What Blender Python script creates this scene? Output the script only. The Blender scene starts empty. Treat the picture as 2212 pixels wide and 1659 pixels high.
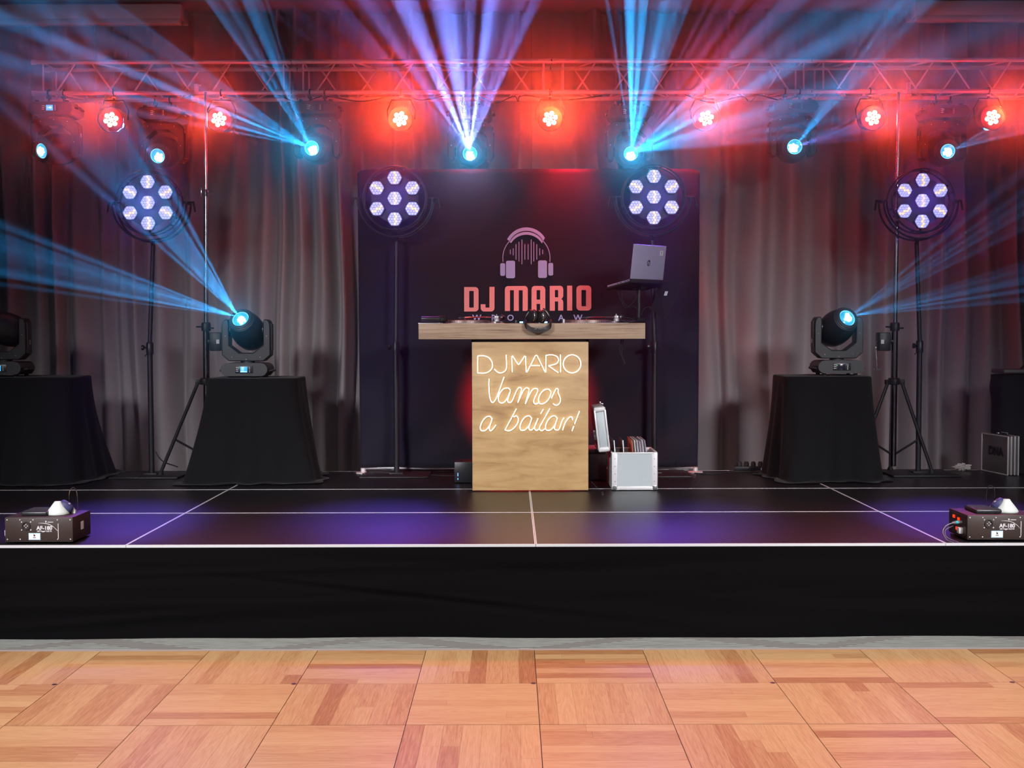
import bpy, bmesh, math, random
from mathutils import Vector, Matrix, Euler
R = math.radians
random.seed(7)
scn = bpy.context.scene
COL = scn.collection

# ------------------------------------------------------------------ camera
F_PX, W_PX, H_PX = 2433.0, 2212.0, 1659.0
EYE = Vector((0.0, 0.0, 1.447))
STAGE = 0.435
cam_data = bpy.data.cameras.new('camera')
cam = bpy.data.objects.new('camera', cam_data)
COL.objects.link(cam)
cam_data.sensor_width = 36.0
cam_data.lens = F_PX / W_PX * 36.0
cam_data.clip_start = 0.05
cam_data.clip_end = 100
CAM_M = Matrix.Rotation(R(90 - 2.41), 4, 'X') @ Matrix.Rotation(-0.0024, 4, 'Z')
cam.matrix_world = Matrix.Translation(EYE) @ CAM_M
scn.camera = cam


def at(px, py, Y):
    """world point seen at a photo pixel at depth Y"""
    d = CAM_M.to_3x3() @ Vector(((px - W_PX / 2) / F_PX, -(py - H_PX / 2) / F_PX, -1.0))
    return EYE + d * (Y / d.y)


def on_z(px, py, z):
    d = CAM_M.to_3x3() @ Vector(((px - W_PX / 2) / F_PX, -(py - H_PX / 2) / F_PX, -1.0))
    return EYE + d * ((z - EYE.z) / d.z)


# ------------------------------------------------------------------ world, haze, exposure
scn.view_settings.view_transform = 'Standard'
scn.view_settings.look = 'None'
scn.view_settings.exposure = 0.0
scn.view_settings.gamma = 1.0
scn.view_settings.use_curve_mapping = False
world = bpy.data.worlds.new('hall_air')
scn.world = world
world.use_nodes = True
wn = world.node_tree
wn.nodes['Background'].inputs['Color'].default_value = (0.006, 0.006, 0.008, 1)
wn.nodes['Background'].inputs['Strength'].default_value = 1.0
c = scn.cycles
c.max_bounces = 5
c.diffuse_bounces = 2
c.glossy_bounces = 3
c.transmission_bounces = 3
c.volume_bounces = 0
c.transparent_max_bounces = 6
c.sample_clamp_indirect = 3.0
c.sample_clamp_direct = 0.0
c.use_denoising = True
c.use_adaptive_sampling = True
c.adaptive_threshold = 0.04
c.adaptive_min_samples = 16
c.caustics_reflective = False
c.caustics_refractive = False
c.use_light_tree = True


def lamp(name, kind, loc, to, power, color, size=0.05, spot=None, blend=0.3, size_y=None, parent=None):
    d = bpy.data.lights.new(name, kind)
    d.energy = power
    d.color = color
    if kind == 'AREA':
        d.shape = 'RECTANGLE'
        d.size = size
        d.size_y = size_y or size
    else:
        d.shadow_soft_size = size
    if kind == 'SPOT':
        d.spot_size = spot
        d.spot_blend = blend
    o = bpy.data.objects.new(name, d)
    COL.objects.link(o)
    loc = Vector(loc)
    q = (Vector(to) - loc).to_track_quat('-Z', 'Y')
    o.matrix_world = Matrix.Translation(loc) @ q.to_matrix().to_4x4()
    return o


# house downlights over the dance floor, then added fill lamps for stage and soffit
for hx in (-2.3, 0.0, 2.3):
    o = lamp('house_light', 'AREA', (hx, 3.4, 4.2), (hx, 4.1, 0), 41, (1.0, 0.87, 0.76), 1.6, size_y=1.2)
    o.data.spread = R(105)
for hx in (-4.2, 4.2):  # added pair, aimed low so the upper curtain stays dim
    o = lamp('front_fill', 'AREA', (hx, 0.2, 3.6), (hx * 0.1, 8.6, -0.95), 41, (0.97, 0.95, 1.0), 1.5, size_y=0.9)
    o.data.spread = R(48)
for hx in (-2.6, 0.0, 2.6):  # added spots without fixtures, only to brighten the soffit
    lamp('soffit_fill', 'SPOT', (hx, 1.6, 3.3), (hx * 1.1, 8.75, 5.0), 45, (1.0, 0.88, 0.80), 0.2, R(30), 1.0)

# ------------------------------------------------------------------ mesh helpers
class MB:
    """collects shapes, then links them as one mesh object"""
    def __init__(self):
        self.v, self.f = [], []

    def add(self, vs, fs, M=None):
        n = len(self.v)
        for p in vs:
            p = Vector(p)
            self.v.append(M @ p if M is not None else p)
        for f in fs:
            self.f.append([i + n for i in f])
        return self

    def box(self, c, s, bev=0.0, M=None, seg=2):
        bm = bmesh.new()
        bmesh.ops.create_cube(bm, size=1)
        for v in bm.verts:
            v.co = Vector((v.co.x * s[0], v.co.y * s[1], v.co.z * s[2]))
        if bev > 0:
            bev = min(bev, min(s) * 0.49)
            bmesh.ops.bevel(bm, geom=bm.edges[:], offset=bev, segments=seg, profile=0.5, affect='EDGES')
        bm.verts.index_update()
        c = Vector(c)
        vs = [v.co + c for v in bm.verts]
        fs = [[v.index for v in f.verts] for f in bm.faces]
        bm.free()
        return self.add(vs, fs, M)

    def tube(self, pts, r, n=10, M=None, cap=True, closed=False):
        pts = [Vector(p) for p in pts]
        m = len(pts)
        rs = r if isinstance(r, (list, tuple)) else [r] * m
        vs, fs = [], []
        up = None
        for i, p in enumerate(pts):
            if closed:
                t = pts[(i + 1) % m] - pts[i - 1]
            else:
                t = pts[min(i + 1, m - 1)] - pts[max(i - 1, 0)]
            if t.length < 1e-9:
                t = Vector((0, 0, 1))
            t.normalize()
            if up is None:
                up = Vector((0, 0, 1)) if abs(t.z) < 0.9 else Vector((1, 0, 0))
            a = t.cross(up)
            if a.length < 1e-6:
                a = t.orthogonal()
            a.normalize()
            b = a.cross(t).normalized()
            up = b
            for k in range(n):
                w = 2 * math.pi * k / n
                vs.append(p + (a * math.cos(w) + b * math.sin(w)) * rs[i])
        for i in range(m if closed else m - 1):
            j = (i + 1) % m
            for k in range(n):
                l = (k + 1) % n
                fs.append([i * n + k, j * n + k, j * n + l, i * n + l])
        if cap and not closed:
            fs.append(list(range(n)))
            fs.append([(m - 1) * n + k for k in reversed(range(n))])
        return self.add(vs, fs, M)

    def lathe(self, prof, n=32, M=None, cap=True):
        """prof: (radius, z) pairs, turned about the z axis"""
        vs, fs = [], []
        for r, z in prof:
            for k in range(n):
                w = 2 * math.pi * k / n
                vs.append((r * math.cos(w), r * math.sin(w), z))
        for i in range(len(prof) - 1):
            for k in range(n):
                l = (k + 1) % n
                fs.append([i * n + k, i * n + l, (i + 1) * n + l, (i + 1) * n + k])
        if cap:
            fs.append(list(reversed(range(n))))
            fs.append([(len(prof) - 1) * n + k for k in range(n)])
        return self.add(vs, fs, M)

    def prism(self, poly, y0, y1, M=None):
        """poly in x,z, pushed from y0 to y1"""
        n = len(poly)
        vs = [(x, y0, z) for x, z in poly] + [(x, y1, z) for x, z in poly]
        fs = [list(range(n)), [n + k for k in reversed(range(n))]]
        for k in range(n):
            l = (k + 1) % n
            fs.append([k, k + n, l + n, l])
        return self.add(vs, fs, M)

    def grid(self, fn, nu, nv, M=None):
        vs = [fn(u / nu, v / nv) for v in range(nv + 1) for u in range(nu + 1)]
        fs = [[v * (nu + 1) + u, v * (nu + 1) + u + 1, (v + 1) * (nu + 1) + u + 1, (v + 1) * (nu + 1) + u]
              for v in range(nv) for u in range(nu)]
        return self.add(vs, fs, M)

    def build(self, name, m, parent=None, smooth=35, label=None):
        me = bpy.data.meshes.new(name)
        me.from_pydata([tuple(p) for p in self.v], [], self.f)
        bm = bmesh.new()
        bm.from_mesh(me)
        bmesh.ops.recalc_face_normals(bm, faces=bm.faces[:])
        bm.to_mesh(me)
        bm.free()
        if smooth:
            me.polygons.foreach_set('use_smooth', [True] * len(me.polygons))
            me.set_sharp_from_angle(angle=R(smooth))
        me.materials.append(m)
        o = bpy.data.objects.new(name, me)
        COL.objects.link(o)
        if parent is not None:
            o.parent = parent
        if label:
            o['label'] = label
        return o


def T(x, y, z):
    return Matrix.Translation((x, y, z))


def RX(a):
    return Matrix.Rotation(R(a), 4, 'X')


def RY(a):
    return Matrix.Rotation(R(a), 4, 'Y')


def RZ(a):
    return Matrix.Rotation(R(a), 4, 'Z')


def tag(o, label=None, cat=None, group=None, kind=None):
    if label:
        o['label'] = label
    if cat:
        o['category'] = cat
    if group:
        o['group'] = group
    if kind:
        o['kind'] = kind
    return o


def thing(name, label, cat, loc=(0, 0, 0), rz=0, group=None):
    o = bpy.data.objects.new(name, None)
    COL.objects.link(o)
    o.empty_display_size = 0.1
    o.location = loc
    o.rotation_euler = (0, 0, R(rz))
    return tag(o, label, cat, group)


def kids(o):
    return [x for x in bpy.data.objects if x.parent == o]


def copy_tree(o, parent=None):
    n = o.copy()
    COL.objects.link(n)
    n.parent = parent
    for ch in kids(o):
        copy_tree(ch, n)
    return n


def dup(root, label, loc=None, rz=None):
    n = copy_tree(root)
    n['label'] = label
    if loc is not None:
        n.location = loc
    if rz is not None:
        n.rotation_euler = (0, 0, R(rz))
    return n


def arc(cx, cz, r, a0, a1, n=12, rz=None):
    rz = rz or r
    return [(cx + r * math.cos(R(a0 + (a1 - a0) * i / n)), cz + rz * math.sin(R(a0 + (a1 - a0) * i / n))) for i in range(n + 1)]


def rrect(x0, z0, x1, z1, r, corners=(1, 1, 1, 1), n=5):
    """rounded rectangle, corners: bottom left, bottom right, top right, top left"""
    out = []
    for (cx, cz, a, on, px, pz) in ((x0 + r, z0 + r, 180, corners[0], x0, z0), (x1 - r, z0 + r, 270, corners[1], x1, z0),
                                    (x1 - r, z1 - r, 0, corners[2], x1, z1), (x0 + r, z1 - r, 90, corners[3], x0, z1)):
        if on:
            out += arc(cx, cz, r, a, a + 90, n)
        else:
            out.append((px, pz))
    return out


def flat(name, loops, m, parent, M, ext=0.001, label=None):
    """filled flat shape with holes (loops in x,z), standing in the x-z plane, facing -y"""
    cu = bpy.data.curves.new(name, 'CURVE')
    cu.dimensions = '2D'
    cu.fill_mode = 'BOTH'
    cu.extrude = ext
    for lp in loops:
        s = cu.splines.new('POLY')
        s.points.add(len(lp) - 1)
        for i, p in enumerate(lp):
            s.points[i].co = (p[0], p[1], 0, 1)
        s.use_cyclic_u = True
    return curve_mesh(name, cu, m, parent, M @ RX(90), label)


def curve_mesh(name, cu, m, parent, M, label=None):
    t = bpy.data.objects.new('tmp', cu)
    COL.objects.link(t)
    dg = bpy.context.evaluated_depsgraph_get()
    me = bpy.data.meshes.new_from_object(t.evaluated_get(dg))
    bpy.data.objects.remove(t)
    bpy.data.curves.remove(cu)
    me.transform(M)
    me.name = name
    me.materials.clear()
    me.materials.append(m)
    o = bpy.data.objects.new(name, me)
    COL.objects.link(o)
    o.parent = parent
    if label:
        o['label'] = label
    return o


def words(name, txt, size, m, parent, M, ext=0.0008, sx=1.0, bold=0.0, align='CENTER', spacing=1.0, shear=0):
    cu = bpy.data.curves.new(name, 'FONT')
    cu.body = txt
    cu.size = size
    cu.extrude = ext
    cu.offset = bold
    cu.align_x = align
    cu.align_y = 'CENTER'
    cu.space_character = spacing
    cu.shear = shear
    cu.resolution_u = 3
    return curve_mesh(name, cu, m, parent, M @ RX(90) @ Matrix.Diagonal((sx, 1, 1, 1)))


# ------------------------------------------------------------------ materials
MATS = {}


def mat(name, col, rough=0.6, metal=0.0, spec=0.5, emit=None, strength=0.0, sheen=0.0, coat=0.0, bump=0.0, bscale=200, mottle=0.0, mscale=8):
    if name in MATS:
        return MATS[name]
    m = bpy.data.materials.new(name)
    m.use_nodes = True
    nt = m.node_tree
    b = nt.nodes['Principled BSDF']
    b.inputs['Base Color'].default_value = (*col, 1)
    b.inputs['Roughness'].default_value = rough
    b.inputs['Metallic'].default_value = metal
    b.inputs['Specular IOR Level'].default_value = spec
    b.inputs['Sheen Weight'].default_value = sheen
    b.inputs['Coat Weight'].default_value = coat
    if emit:
        b.inputs['Emission Color'].default_value = (*emit, 1)
        b.inputs['Emission Strength'].default_value = strength
    tc = None
    if bump > 0 or mottle > 0:
        tc = nt.nodes.new('ShaderNodeTexCoord')
    if bump > 0:
        n = nt.nodes.new('ShaderNodeTexNoise')
        n.inputs['Scale'].default_value = bscale
        nt.links.new(tc.outputs['Object'], n.inputs['Vector'])
        bp = nt.nodes.new('ShaderNodeBump')
        bp.inputs['Strength'].default_value = bump
        bp.inputs['Distance'].default_value = 0.002
        nt.links.new(n.outputs['Fac'], bp.inputs['Height'])
        nt.links.new(bp.outputs['Normal'], b.inputs['Normal'])
    if mottle > 0:
        n = nt.nodes.new('ShaderNodeTexNoise')
        n.inputs['Scale'].default_value = mscale
        n.inputs['Detail'].default_value = 6
        nt.links.new(tc.outputs['Object'], n.inputs['Vector'])
        mx = nt.nodes.new('ShaderNodeMix')
        mx.data_type = 'RGBA'
        mx.inputs['A'].default_value = (*[x * (1 - mottle) for x in col], 1)
        mx.inputs['B'].default_value = (*[min(1, x * (1 + mottle)) for x in col], 1)
        nt.links.new(n.outputs['Fac'], mx.inputs['Factor'])
        nt.links.new(mx.outputs['Result'], b.inputs['Base Color'])
    MATS[name] = m
    return m


class NT:
    """small node tree writer"""
    def __init__(self, m):
        self.m = m
        self.t = m.node_tree
        self.b = self.t.nodes['Principled BSDF']

    def n(self, kind, **kw):
        x = self.t.nodes.new('ShaderNode' + kind)
        for k, v in kw.items():
            setattr(x, k, v)
        return x

    def l(self, a, b):
        self.t.links.new(a, b)

    def math(self, op, a, b=None, c=None):
        x = self.n('Math', operation=op)
        for i, s in enumerate((a, b, c)):
            if s is None:
                continue
            if isinstance(s, (int, float)):
                x.inputs[i].default_value = s
            else:
                self.l(s, x.inputs[i])
        return x.outputs[0]

    def mix(self, f, a, b, blend='MIX'):
        x = self.n('Mix', data_type='RGBA', blend_type=blend)
        for k, s in (('Factor', f), ('A', a), ('B', b)):
            i = [q for q in x.inputs if q.name == k and (q.type == ('VALUE' if k == 'Factor' else 'RGBA'))][0]
            if isinstance(s, (int, float)):
                i.default_value = s
            elif isinstance(s, tuple):
                i.default_value = (*s, 1)
            else:
                self.l(s, i)
        return [q for q in x.outputs if q.type == 'RGBA'][0]

    def ramp(self, f, stops):
        x = self.n('ValToRGB')
        e = x.color_ramp.elements
        while len(e) > 1:
            e.remove(e[0])
        e[0].position = stops[0][0]
        e[0].color = (*stops[0][1], 1)
        for p, col in stops[1:]:
            q = e.new(p)
            q.color = (*col, 1)
        self.l(f, x.inputs[0])
        return x.outputs[0]


M_BLACK = mat('black_powder_coat', (0.012, 0.012, 0.014), 0.45, bump=0.15, bscale=400)
M_PLAST = mat('black_plastic', (0.016, 0.016, 0.02), 0.35)
M_RUBBER = mat('black_rubber', (0.01, 0.01, 0.01), 0.7)
M_CHROME = mat('chrome', (0.75, 0.75, 0.78), 0.18, 1.0)
M_ALU = mat('aluminium_tube', (0.82, 0.80, 0.83), 0.36, 0.3)
M_ALUP = mat('aluminium_profile', (0.72, 0.72, 0.74), 0.4, 0.25)
M_WHITE = mat('white_sticker', (0.75, 0.78, 0.8), 0.6)
M_INK = mat('dark_ink', (0.02, 0.02, 0.025), 0.7)

# ------------------------------------------------------------------ setting
def structure(o):
    o['kind'] = 'structure'
    return o


# carpet
m_carpet = mat('ribbed_carpet', (0.3, 0.32, 0.31), 0.95, spec=0.1)
k = NT(m_carpet)
tc = k.n('TexCoord')
sep = k.n('SeparateXYZ')
k.l(tc.outputs['Object'], sep.inputs[0])
nz = k.n('TexNoise')
nz.inputs['Scale'].default_value = 1.0
nz.inputs['Detail'].default_value = 3
mp = k.n('Mapping')
mp.inputs['Scale'].default_value = (9, 90, 1)
k.l(tc.outputs['Object'], mp.inputs[0])
k.l(mp.outputs[0], nz.inputs['Vector'])
ribs = k.math('SINE', k.math('MULTIPLY', sep.outputs[1], 2 * math.pi / 0.0235))
ribs = k.math('MULTIPLY_ADD', ribs, 0.5, 0.5)
amt = k.math('MULTIPLY', ribs, k.math('MULTIPLY_ADD', nz.outputs['Fac'], 1.6, 0.05))
zig = k.math('PINGPONG', k.math('ADD', sep.outputs[0], k.math('MULTIPLY', sep.outputs[1], 2.6)), 0.75)
zig2 = k.math('PINGPONG', k.math('SUBTRACT', sep.outputs[0], k.math('MULTIPLY', sep.outputs[1], 2.2)), 0.63)
patch = k.math('MULTIPLY', k.math('GREATER_THAN', zig, 0.14), k.math('GREATER_THAN', zig2, 0.09))
colr = k.mix(amt, (0.37, 0.41, 0.39), (0.035, 0.035, 0.037))
soft = k.mix(k.math('MULTIPLY', nz.outputs['Fac'], 1.0), (0.13, 0.13, 0.13), (0.22, 0.22, 0.215))
col2 = k.mix(k.math('MULTIPLY', patch, 0.75), soft, colr)
k.l(col2, k.b.inputs['Base Color'])
mb = MB()
mb.box((0, 6.0, -0.065), (16, 12, 0.1))
structure(mb.build('floor', m_carpet))

# parquet dance floor, one metre panels of four tiles
m_wood = mat('oak_parquet', (0.5, 0.28, 0.14), 0.33, spec=0.5)
k = NT(m_wood)
at_ = k.n('Attribute', attribute_name='plank')
sp = k.n('SeparateXYZ')
k.l(at_.outputs['Vector'], sp.inputs[0])
tc = k.n('TexCoord')
so = k.n('SeparateXYZ')
k.l(tc.outputs['Object'], so.inputs[0])
d = sp.outputs[1]
inv = k.math('SUBTRACT', 1.0, d)
along = k.math('ADD', k.math('MULTIPLY', so.outputs[0], inv), k.math('MULTIPLY', so.outputs[1], d))
across = k.math('ADD', k.math('MULTIPLY', so.outputs[1], inv), k.math('MULTIPLY', so.outputs[0], d))
cb = k.n('CombineXYZ')
k.l(k.math('MULTIPLY', along, 2.2), cb.inputs[0])
k.l(k.math('MULTIPLY', across, 30.0), cb.inputs[1])
k.l(k.math('MULTIPLY', sp.outputs[2], 40.0), cb.inputs[2])
g1 = k.n('TexNoise')
g1.inputs['Scale'].default_value = 1.0
g1.inputs['Detail'].default_value = 5
g1.inputs['Distortion'].default_value = 1.2
k.l(cb.outputs[0], g1.inputs['Vector'])
cb2 = k.n('CombineXYZ')
k.l(k.math('MULTIPLY', along, 9.0), cb2.inputs[0])
k.l(k.math('MULTIPLY', across, 230.0), cb2.inputs[1])
k.l(sp.outputs[2], cb2.inputs[2])
g2 = k.n('TexNoise')
g2.inputs['Scale'].default_value = 1.0
g2.inputs['Detail'].default_value = 2
k.l(cb2.outputs[0], g2.inputs['Vector'])
rings = k.math('PINGPONG', k.math('MULTIPLY', g1.outputs['Fac'], 7.0), 0.5)
g2c = k.math('SUBTRACT', g2.outputs['Fac'], 0.5)
f = k.math('MULTIPLY_ADD', rings, 0.5, k.math('MULTIPLY', g2c, 0.7))
f = k.math('ADD', f, k.math('MULTIPLY', sp.outputs[0], 0.58))
cr = k.ramp(f, [(0.0, (0.50, 0.32, 0.165)), (0.35, (0.43, 0.25, 0.12)), (0.62, (0.34, 0.165, 0.072)), (1.0, (0.22, 0.085, 0.035))])
k.l(cr, k.b.inputs['Base Color'])
k.l(k.math('MULTIPLY_ADD', g2.outputs['Fac'], 0.16, 0.3), k.b.inputs['Roughness'])
m_seam = mat('dark_panel_edge', (0.03, 0.018, 0.022), 0.5)
rnd = random.Random(11)


def dance_panel(x, y, label):
    p = thing('dance_floor_panel', label, 'dance floor', (x, y, 0), group='parquet dance floor panels')
    mb = MB()
    att = []
    for tx in (0, 1):
        for ty in (0, 1):
            vert = (tx + ty) % 2                     # front left and back right run in depth
            lengthwise = 0 if (tx + ty) % 2 else 1
            x0, y0 = tx * 0.5, ty * 0.5
            npl = 7
            w = 0.4975 / npl
            for i in range(npl):
                cuts = [0.0, 1.0] if rnd.random() < 0.72 else [0.0, rnd.uniform(0.2, 0.8), 1.0]
                for a, b in zip(cuts, cuts[1:]):
                    n0 = len(mb.f)
                    o, L = a * 0.4975, (b - a) * 0.4975
                    g = 0.00025
                    u0, u1, v0, v1 = i * w + g, (i + 1) * w - g, o + g, o + L - g
                    if lengthwise:
                        q = [(x0 + .00125 + u0, y0 + .00125 + v0), (x0 + .00125 + u1, y0 + .00125 + v0), (x0 + .00125 + u1, y0 + .00125 + v1), (x0 + .00125 + u0, y0 + .00125 + v1)]
                    else:
                        q = [(x0 + .00125 + v0, y0 + .00125 + u0), (x0 + .00125 + v1, y0 + .00125 + u0), (x0 + .00125 + v1, y0 + .00125 + u1), (x0 + .00125 + v0, y0 + .00125 + u1)]
                    vs = [(a_, b_, -0.004) for a_, b_ in q] + [(a_, b_, 0.0) for a_, b_ in q]
                    mb.add(vs, [[0, 1, 2, 3], [4, 5, 6, 7], [0, 1, 5, 4], [1, 2, 6, 5], [2, 3, 7, 6], [3, 0, 4, 7]])
                    r = rnd.random()
                    tone = rnd.uniform(0, 0.35) if r < 0.62 else (rnd.uniform(0.35, 0.65) if r < 0.85 else rnd.uniform(0.65, 1.0))
                    att += [(tone, 1.0 if lengthwise else 0.0, rnd.random())] * (len(mb.f) - n0)
    o = mb.build('parquet_tiles', m_wood, p, smooth=0)
    at2 = o.data.attributes.new('plank', 'FLOAT_VECTOR', 'FACE')
    for i, a in enumerate(att):
        at2.data[i].vector = a
    mb = MB()
    mb.box((0.5, 0.5, -0.0093), (0.9985, 0.9985, 0.0105))
    mb.build('panel_frame', m_seam, p, smooth=0)
    mb = MB()
    mb.lathe([(0.0, 0.0012), (0.009, 0.0012), (0.011, 0.0)], 20, T(0.986, 0.5, 0), cap=False)
    mb.build('lock_cap', m_seam, p)


names_b = ['at the far left end of the row by the carpet', 'second from left in the row by the carpet', 'left of the centre seam in the row by the carpet',
           'right of the centre seam in the row by the carpet', 'second from right in the row by the carpet', 'at the far right corner by the carpet']
for i, nm in enumerate(names_b):
    dance_panel(0.10 - 3 + i, 4.147, 'parquet dance floor panel ' + nm)
names_f = ['beyond the bottom left corner, only its tip in view', 'at the bottom left corner of the view', 'left of the centre seam in the near row', 'right of the centre seam in the near row', 'at the bottom right corner of the view']
for i, nm in enumerate(names_f):
    dance_panel(0.10 - 3 + i, 3.1455, 'parquet dance floor panel ' + nm)
mb = MB()
mb.prism([(-4.9, -0.0145), (4.1, -0.0145), (4.1, 0.001), (-4.9, 0.001)], 5.1475, 5.168)
e = mb.build('floor_edge_trim', mat('dull_edge_strip', (0.34, 0.29, 0.29), 0.5), smooth=0)
tag(e, 'thin pinkish aluminium edge strip between parquet dance floor and grey carpet', 'edge strip')

# stage decks
m_deck = mat('black_stage_board', (0.006, 0.0058, 0.0075), 0.3, spec=0.6)
k = NT(m_deck)
tc = k.n('TexCoord')
nz = k.n('TexNoise')
nz.inputs['Scale'].default_value = 260
k.l(tc.outputs['Object'], nz.inputs['Vector'])
k.l(k.math('MULTIPLY_ADD', nz.outputs['Fac'], 0.2, 0.25), k.b.inputs['Roughness'])
bp = k.n('Bump')
bp.inputs['Strength'].default_value = 0.35
bp.inputs['Distance'].default_value = 0.0015
k.l(nz.outputs['Fac'], bp.inputs['Height'])
k.l(bp.outputs[0], k.b.inputs['Normal'])
DX = [-3.886, -1.886, 0.114, 2.114, 4.114]
DY = [5.457, 6.456, 7.456, 8.456]
rown = ['front row behind the skirt', 'middle row', 'back row under the curtain']
coln = ['far left', 'left of centre', 'right of centre', 'far right']
proto = None
for j in range(3):
    for i in range(4):
        lab = 'black stage deck panel, %s in the %s' % (coln[i], rown[j])
        if proto is None:
            proto = thing('stage_deck', lab, 'stage deck', (DX[i], DY[j], 0), group='black stage deck panels')
            mb = MB()
            mb.box((1.0, 0.4995, STAGE - 0.011), (1.988, 0.987, 0.021))
            mb.build('deck_board', m_deck, proto, smooth=0)
            mb = MB()
            for (cx, cy, sx, sy) in ((1.0, 0.0035, 1.998, 0.005), (1.0, 0.9955, 1.998, 0.005), (0.0035, 0.4995, 0.005, 0.987), (1.9965, 0.4995, 0.005, 0.987)):
                mb.box((cx, cy, STAGE - 0.0445), (sx, sy, 0.09))
            mb.build('edge_profile', M_ALUP, proto, smooth=0)
            for lx in (0.06, 1.94):
                for ly in (0.06, 0.94):
                    mb = MB()
                    mb.box((lx, ly, (STAGE - 0.0215 - 0.015) / 2 - 0.0), (0.05, 0.05, STAGE - 0.0215 + 0.015))
                    mb.build('leg', M_ALUP, proto, smooth=0)
        else:
            dup(proto, lab, (DX[i], DY[j], 0))

# skirt along the stage front
m_skirt = mat('black_molton', (0.0030, 0.0028, 0.0033), 0.95, spec=0.04, sheen=0.012, bump=0.3, bscale=900)
rs = random.Random(3)
SK = [(rs.uniform(-3.8, 4.0), rs.uniform(0.05, 0.38), rs.uniform(0.3, 1.1), rs.uniform(0.012, 0.05), rs.uniform(-0.12, 0.12), rs.uniform(-1, 1)) for _ in range(46)]


def skirt(u, v):
    x = -3.95 + 8.1 * u
    z = -0.014 + (STAGE - 0.0035 - 0.0) * v if False else -0.0135 + (STAGE - 0.009 + 0.0135) * v
    y = 5.437
    e_ = 0.0
    for (cx, cz, wx, wz, sl, am) in SK:
        dx = (x - cx) / wx
        dz = (z - cz - sl * (x - cx)) / wz
        if abs(dx) < 2.5 and abs(dz) < 2.5:
            e_ += am * 0.009 * math.exp(-dx * dx - dz * dz)
    edge = min(1, (1 - v) * 6)
    low = (1 - v) ** 3
    e_ -= 0.02 * low * (1 + 0.5 * math.sin(x * 2.1) + 0.35 * math.sin(x * 5.3 + 1))
    return (x, y + e_ * edge, z)


mb = MB()
mb.grid(skirt, 420, 44)
o = mb.build('stage_skirt', m_skirt, smooth=180)
tag(o, 'black cloth skirt with soft horizontal wrinkles along the stage front', 'stage skirt')

# curtains
m_curt = mat('grey_velour', (0.40, 0.365, 0.375), 0.85, spec=0.2, sheen=0.25, bump=0.4, bscale=500)
rc = random.Random(21)
knots = [-6.2]
while knots[-1] < 6.4:
    knots.append(knots[-1] + rc.uniform(0.10, 0.30))
amps = [rc.uniform(0.10, 0.22) for _ in knots]
skew = [rc.uniform(0.35, 0.65) for _ in knots]
drift = [rc.uniform(-0.05, 0.05) for _ in knots]


def fold(x, z):
    # find fold
    import bisect
    x = x + 0.018 * math.sin(z * 1.3 + x * 2.7) + 0.01 * math.sin(z * 3.1 + x * 5)
    i = max(0, min(len(knots) - 2, bisect.bisect(knots, x) - 1))
    t = (x - knots[i]) / (knots[i + 1] - knots[i])
    s = skew[i]
    t = t / (2 * s) if t < s else 0.5 + (t - s) / (2 * (1 - s))
    w = math.sin(math.pi * max(0, min(1, t)))
    h = amps[i] * (0.75 + 0.25 * math.sin(z * 0.9 + i))
    return h * (w ** (0.8 + 2.4 * max(0, min(1, (z - 0.8) / 2.2))))


def curtain(x0, x1, name, label):
    def fn(u, v):
        x = x0 + (x1 - x0) * u
        z = -0.01 + 4.03 * v
        flare = 1 + 0.25 * (1 - v)
        return (x, 9.12 - fold(x, z) * flare, z)
    mb = MB()
    mb.grid(fn, int((x1 - x0) / 0.011), 26)
    return tag(mb.build(name, m_curt, smooth=180), label, 'curtain', group='pleated stage curtains')


curtain(-6.0, 0.16, 'stage_curtain', 'grey pleated velour curtain, the half left of the desk')
curtain(0.162, 6.0, 'stage_curtain', 'grey pleated velour curtain, the half right of the desk')

m_wall = mat('dark_wall', (0.08, 0.075, 0.075), 0.9)
mb = MB()
mb.box((0, 9.5, 2.3), (16, 0.1, 4.7))
structure(mb.build('wall_back', m_wall, smooth=0))
m_ceil = mat('warm_white_plaster', (0.52, 0.45, 0.42), 0.85, mottle=0.06, mscale=3)
mb = MB()
mb.box((0, 9.1, 4.33), (16, 0.7, 0.62))
mb.box((0, 8.745, 4.37), (16, 0.012, 0.02))
structure(mb.build('ceiling', m_ceil, smooth=0))
a, b = at(-60, 52, 8.5), at(391, 50, 8.5)
mb = MB()
mb.box(((a.x + b.x) / 2 - 0.4, 8.6, a.z + 0.09), (b.x - a.x + 0.8, 0.2, 0.11), 0.006)
mb.box(((a.x + b.x) / 2 - 0.4, 8.54, a.z + 0.02), (b.x - a.x + 0.78, 0.08, 0.04), 0.004)
structure(mb.build('trim_1', m_ceil, smooth=35))
a, b = at(1976, 44, 8.5), at(2300, 44, 8.5)
mb = MB()
mb.box(((a.x + b.x) / 2 + 0.4, 8.6, a.z + 0.09), (b.x - a.x + 0.8, 0.2, 0.11), 0.006)
mb.box(((a.x + b.x) / 2 + 0.4, 8.54, a.z + 0.02), (b.x - a.x + 0.78, 0.08, 0.04), 0.004)
structure(mb.build('trim_2', m_ceil, smooth=35))

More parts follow.
